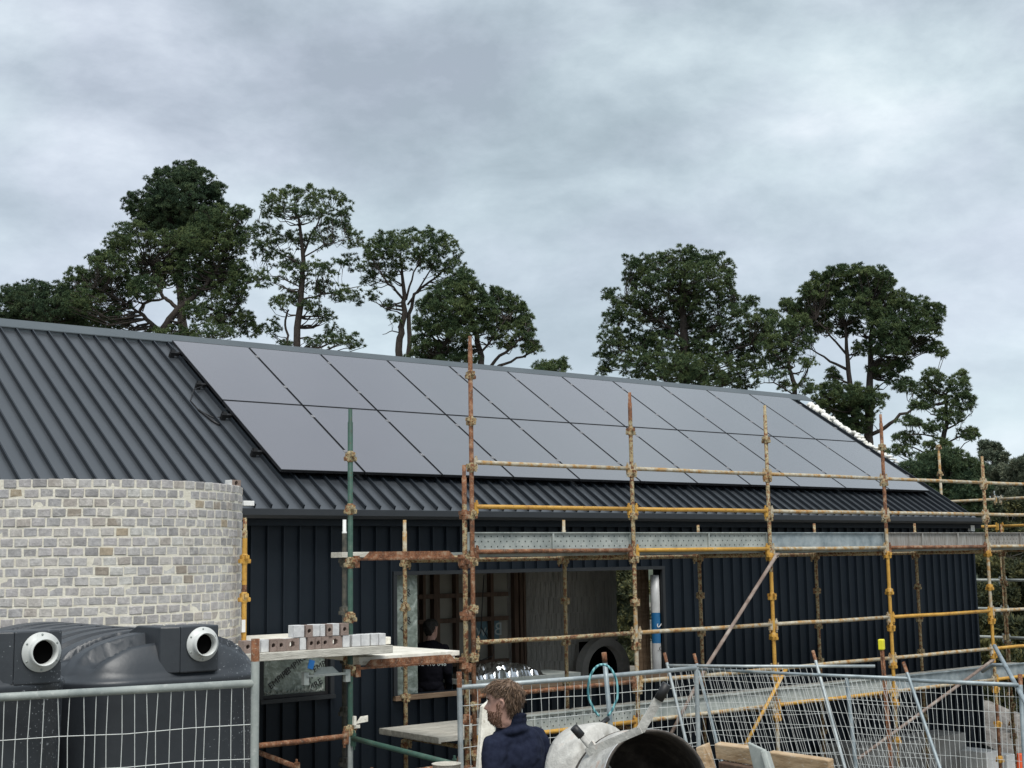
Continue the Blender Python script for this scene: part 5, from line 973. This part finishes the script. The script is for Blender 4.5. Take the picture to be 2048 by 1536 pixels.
def make_person(label, foot, hgt, fb, fh, head_c, skin, top_m, leg_m, hair_m, hair_len, beard=True, lean=0, arms='down', collar=True, top_name='jumper'):
    """foot: ground point under the pelvis; fb, fh: body and head facing; head_c: ear-height centre of the head"""
    Z = V((0, 0, 1)); fb = V((fb.x, fb.y, 0)).normalized(); lb = V((-fb.y, fb.x, 0)); fh = V((fh.x, fh.y, 0)).normalized(); lh = V((-fh.y, fh.x, 0))
    s = hgt / 1.8; F = V(foot); P = lambda f, l, z: F + fb * (f * s) + lb * (l * s) + Z * (z * s)
    hc = V(head_c); chin = hc - Z * .118; hd = lambda x, y, z: chin + fh * x + lh * y + Z * z
    q = MB(); n = 40; zl = [-.03 + .262 * i / 46 for i in range(47)]
    vs = [hd(*headpt(z, 2 * math.pi * j / n), z) for z in zl for j in range(n)]
    q.add(vs, [(i * n + j, i * n + (j + 1) % n, (i + 1) * n + (j + 1) % n, (i + 1) * n + j) for i in range(len(zl) - 1) for j in range(n)] + [tuple(range(n - 1, -1, -1)), tuple((len(zl) - 1) * n + j for j in range(n))])
    for sd_ in (-1, 1):   # ears: a bent rim and a lobe
        e = [hd(-.002, sd_ * .072, .088), hd(-.012, sd_ * .080, .10), hd(-.018, sd_ * .087, .118), hd(-.010, sd_ * .087, .134), hd(.004, sd_ * .078, .135)]
        for i in range(4): sd_capsules(q, [(e[i], .0065, e[i + 1], .0065)], 8)
        sd_capsules(q, [(hd(-.006, sd_ * .072, .105), .008, hd(-.01, sd_ * .076, .122), .008)], 8)
    nb_ = P(.0, 0, 1.50); caps = [(nb_ - Z * .02, .062 * s, hd(-.01, 0, .02), .056), ('e', P(0, 0, 1.22), (.10 * s, .155 * s, .27 * s), fb, lb, Z), ('e', P(0, 0, .98), (.10 * s, .15 * s, .14 * s), fb, lb, Z)]
    wr = {}
    for sd_ in (-1, 1):
        sh, el_, wr_ = P(0, sd_ * .175, 1.43), P(-.05, sd_ * .235, 1.14), P(.10, sd_ * .22, .92); hip, kn, an = P(0, sd_ * .09, .93), P(.03, sd_ * .10, .50), P(-.02, sd_ * .10, .08)
        caps += [(P(0, sd_ * .04, 1.47), .05 * s, sh, .055 * s), (sh, .05 * s, el_, .04 * s), (el_, .04 * s, wr_, .028 * s), (hip, .085 * s, kn, .058 * s), (kn, .055 * s, an, .036 * s), (an, .035, an + fb * .13 - Z * .03, .028)]
        hdv = (wr_ - el_).normalized(); wide = fb if abs(hdv.dot(fb)) < .6 else (Z - hdv * hdv.z).normalized(); wide = (wide - hdv * wide.dot(hdv)).normalized(); inw = -lb * sd_
        pc = wr_ + hdv * .05; caps.append(('e', pc, (.016, .040, .052), inw, wide, hdv))
        for fi, (ofs, ln) in enumerate(((.03, .070), (.010, .080), (-.010, .074), (-.029, .058))):
            a = pc + wide * ofs + hdv * .04; b_ = a + hdv * ln * .5 + inw * .008; c_ = b_ + hdv * ln * .35 + inw * .02; caps += [(a, .0088, b_, .0082), (b_, .0082, c_, .0068)]
        a = pc + wide * .034 - hdv * .02; b_ = a + wide * .024 + hdv * .03 + inw * .01; caps += [(a, .011, b_, .0095), (b_, .0095, b_ + hdv * .028 + inw * .012, .008)]
    sd_capsules(q, caps); body = fuse(q, 'person', M[skin], None, .0058, 2); L0 = V((F.x, F.y, F.z)); body.data.transform(Matrix.Translation(-L0)); body.location = L0; ORG[body.name] = L0
    setp(body, label, 'person')
    # clothes
    q = MB(); caps = [('e', P(.0, 0, 1.33), (.132 * s, .178 * s, .19 * s), fb, lb, Z), ('e', P(0, 0, 1.12), (.135 * s, .178 * s, .24 * s), fb, lb, Z), ('e', P(-.035, 0, 1.36), (.11 * s, .16 * s, .14 * s), fb, lb, Z), ('e', P(-.03, 0, 1.45), (.085 * s, .13 * s, .085 * s), fb, lb, Z), ('e', P(0, 0, .96), (.135 * s, .18 * s, .11 * s), fb, lb, Z)]
    for sd_ in (-1, 1):
        sh, el_, wr_ = P(0, sd_ * .178, 1.42), P(-.05, sd_ * .238, 1.14), P(.10, sd_ * .222, .92)
        caps += [(P(-.01, sd_ * .03, 1.475), .062 * s, sh, .072 * s), (sh, .074 * s, el_, .058 * s), (el_, .057 * s, wr_, .042 * s)]
    if collar:
        nc = nb_.lerp(hd(-.01, 0, .0), .45)
        for rr, dz, tilt in ((.076, -.012, .25), (.080, .022, .30), (.084, .048, .34)):
            pts = [nc + fb * (rr * math.cos(a_)) + lb * (rr * 1.02 * math.sin(a_)) + Z * (dz - tilt * rr * math.cos(a_)) for a_ in [2 * math.pi * i / 18 for i in range(18)]]
            for i in range(18): caps.append((pts[i], .017, pts[(i + 1) % 18], .017))
        pts = [nc + fb * (.088 * math.cos(a_)) + lb * (.105 * math.sin(a_)) + Z * (-.028 - .02 * math.cos(a_)) for a_ in [2 * math.pi * i / 18 for i in range(18)]]
        for i in range(18): caps.append((pts[i], .02, pts[(i + 1) % 18], .02))
    sd_capsules(q, caps); j_ = fuse(q, top_name, M[top_m], body, .009, 4, (.035, .11))
    q = MB(); caps = [('e', P(0, 0, .93), (.118 * s, .165 * s, .13 * s), fb, lb, Z)]
    for sd_ in (-1, 1): hip, kn, an = P(0, sd_ * .09, .90), P(.03, sd_ * .10, .50), P(-.02, sd_ * .10, .10); caps += [(hip, .10 * s, kn, .075 * s), (kn, .073 * s, an, .06 * s)]
    sd_capsules(q, caps); fuse(q, 'trousers', M[leg_m], body, .012, 4, (.02, .1))
    for sd_ in (-1, 1):
        q = MB(); a = P(-.03, sd_ * .10, .05); sd_capsules(q, [(a, .048, a + fb * .17, .042), (a, .048, a + Z * .1, .052)]); q.box(a + fb * .07 - Z * .035, (.1, .1, .03)); fuse(q, 'boot', M['bootl'], body, .01, 3)
    # hair: cap plus strands
    q = MB(); hp = []; n = 48; zs_ = [.07 + .17 * i / 20 for i in range(21)]
    def inhair(z, a):
        aa = abs((a + math.pi) % (2 * math.pi) - math.pi)
        lim = .170 if aa < .7 else (.17 - (aa - .7) * .065 if aa < 1.25 else (.142 if aa < 1.78 else max(.02, .128 - (aa - 1.78) * .14)))
        return z > lim
    grid = {}
    zs_ = [.02 + .214 * i / 30 for i in range(31)]
    for i, z in enumerate(zs_):
        for j in range(n):
            a = 2 * math.pi * j / n; zz = min(z, .2319); o_ = .009 + .004 * math.sin(9 * a + z * 60); x, y = headpt(zz, a, o_ if z < .21 else o_ * .9); grid[i, j] = hd(x, y, z + (.012 if z > .19 else .004))
    idx = {}
    def gi(i, j):
        j %= n
        if (i, j) not in idx: idx[i, j] = len(q.v); q.v.append(tuple(grid[i, j]))
        return idx[i, j]
    for i in range(30):
        for j in range(n):
            if inhair(zs_[i], 2 * math.pi * (j + .5) / n): q.f.append((gi(i, j), gi(i, j + 1), gi(i + 1, j + 1), gi(i + 1, j))); q.m.append(0); q.sm.append(True)
    q.v.append(tuple(hd(-.006, 0, .248))); c_ = len(q.v) - 1
    for j in range(n): q.f.append((gi(30, j), gi(30, j + 1), c_)); q.m.append(0); q.sm.append(True)
    ns_ = int(1500 if hair_len > .03 else 700)
    for k in range(ns_):
        z = random.uniform(.03, .236); a = random.uniform(0, 2 * math.pi)
        if not inhair(z - .008, a): continue
        x, y = headpt(min(z, .231), a, .006); p = hd(x, y, z + .006); out = (p - hd(0, 0, .11)).normalized(); crown = hd(-.05, .0, .235)
        fl = (p - crown); fl = (fl - out * fl.dot(out)); fl = fl.normalized() if fl.length > 1e-4 else fh
        fl = (fl + V([random.gauss(0, .2) for _ in range(3)])).normalized(); L_ = hair_len * random.uniform(.6, 1.2); aa_ = abs((a + math.pi) % (2 * math.pi) - math.pi)
        if 1.15 < aa_ < 1.95 and z < .19: L_ *= .35
        sdv = out.cross(fl).normalized(); w0 = random.uniform(.0016, .0034); pts = [p, p + fl * L_ * .4 + out * random.uniform(.004, .012) * hair_len / .05, p + fl * L_ * .75 + out * random.uniform(.001, .010) * hair_len / .05, p + fl * L_ - Z * L_ * .12 + out * random.uniform(-.002, .008)]
        b0 = len(q.v)
        for i, pp in enumerate(pts): w_ = w0 * (1, 1.1, .8, .15)[i]; q.v += [tuple(pp - sdv * w_), tuple(pp + sdv * w_), tuple(pp + out * w_ * .9)]
        for i in range(3):
            for e in range(3): q.f.append((b0 + i * 3 + e, b0 + i * 3 + (e + 1) % 3, b0 + i * 3 + 3 + (e + 1) % 3, b0 + i * 3 + 3 + e)); q.m.append(0); q.sm.append(True)
    q.build('hair', M[hair_m], body)
    if beard:
        q = MB()
        for k in range(1500):
            z = random.uniform(-.02, .125); a = random.uniform(-1.65, 1.65); aa = abs(a)
            ok = (z < .050 and aa < 1.5) or (z < .072 and (.22 < aa < 1.5)) or (z < .067 and .02 < aa and z > .060) or (1.15 < aa < 1.5)
            if not ok: continue
            x, y = headpt(z, a, -.001); p = hd(x, y, z); out = (p - hd(0, 0, z + .01)).normalized(); dn = (-Z + out * .7 + V([random.gauss(0, .25) for _ in range(3)])).normalized(); L_ = random.uniform(.008, .018); sdv = out.cross(dn).normalized() * .0018
            q.add([p - sdv, p + sdv, p + dn * L_], [(0, 1, 2)])
            q.add([p - out * .002, p + out * .002, p + dn * L_ * .9], [(0, 1, 2)])
        q.build('beard', M['beardm'], body)
        q = MB()
        for sd_ in (-1, 1):
            a0 = .36 * sd_; x, y = headpt(.119, a0, -.009); sd_capsules(q, [('e', hd(x, y, .119), (.0125, .0125, .0125), fh, lh, Z)])
        q.build('eyes', M['eye'], body)
        q = MB()
        for sd_ in (-1, 1):
            for k in range(60): a = sd_ * random.uniform(.14, .58); z = .139 - (abs(a) - .3) ** 2 * .03 + random.uniform(-.003, .003); x, y = headpt(z, a, 0); p = hd(x, y, z); q.add([p, p + fh * .003 + Z * .002, p + lh * (sd_ * .01) + fh * .002 - Z * .001], [(0, 1, 2)])
        q.build('eyebrows', M['beardm'], body)
    return body
M['skin'] = mat('skin', [(.3, (.42, .235, .18)), (.7, (.56, .34, .27))], 12, .55, bmp=.1, bscale=60)
M['navy'] = mat('navy_fleece', [(.3, (.010, .013, .028)), (.7, (.019, .024, .046))], 30, .95, spec=.15, bmp=.4, bscale=180, bd=.004)
M['blackcloth'] = plain('black_cloth', (.008, .008, .012), .95, spec=.1)
M['trous'] = mat('work_trousers', (.05, .05, .055), 20, .9)
M['bootl'] = mat('brown_boots', (.14, .09, .05), 15, .8)
def hairm(name, a, b_):
    m, t, b = nt(name); ge = t.nodes.new('ShaderNodeNewGeometry'); r = ramp(t, [(0, a), (1, b_)]); t.links.new(ge.outputs['Random Per Island'], r.inputs[0]); t.links.new(r.outputs[0], b.inputs['Base Color']); b.inputs['Roughness'].default_value = .55; b.inputs['Specular IOR Level'].default_value = .4; return m
M['brownhair'] = hairm('brown_hair', (.055, .033, .021), (.21, .135, .085)); M['darkhair'] = hairm('dark_hair', (.01, .009, .008), (.04, .035, .03)); M['beardm'] = hairm('beard_hair', (.06, .03, .016), (.16, .08, .04))
M['eye'] = plain('eye_dark', (.05, .035, .03), .15)
random.seed(77)
hc1 = atd(1007, 1404, 8.1); bc = atd(1033, 1500, 8.16)
make_person('bearded man in a navy fleece jumper seen from behind, looking left', (bc.x, bc.y, gz(bc.x, bc.y)), 1.93, -R_ * .74 + F_ * .67, -R_ * .96 + F_ * .16, hc1, 'skin', 'navy', 'trous', 'brownhair', .043)
hc2 = aty(862, 1258, 14.55); b2 = aty(861, 1330, 14.5)
p2 = make_person('dark haired worker in a black top standing inside the house, back to the camera', (b2.x, b2.y, -2.5), 1.76, R_ * .12 + F_ * .98, R_ * .5 + F_ * .8, hc2, 'skin', 'blackcloth', 'blackcloth', 'darkhair', .018, beard=False, collar=False, top_name='top')
cc = aty(858, 1328, 14.2)
text('0412 410 648', .078, M['wraptext'], p2, cc, 0, name='back_print', xdir=R_ * 1.0, ydir=V((0, 0, 1)))
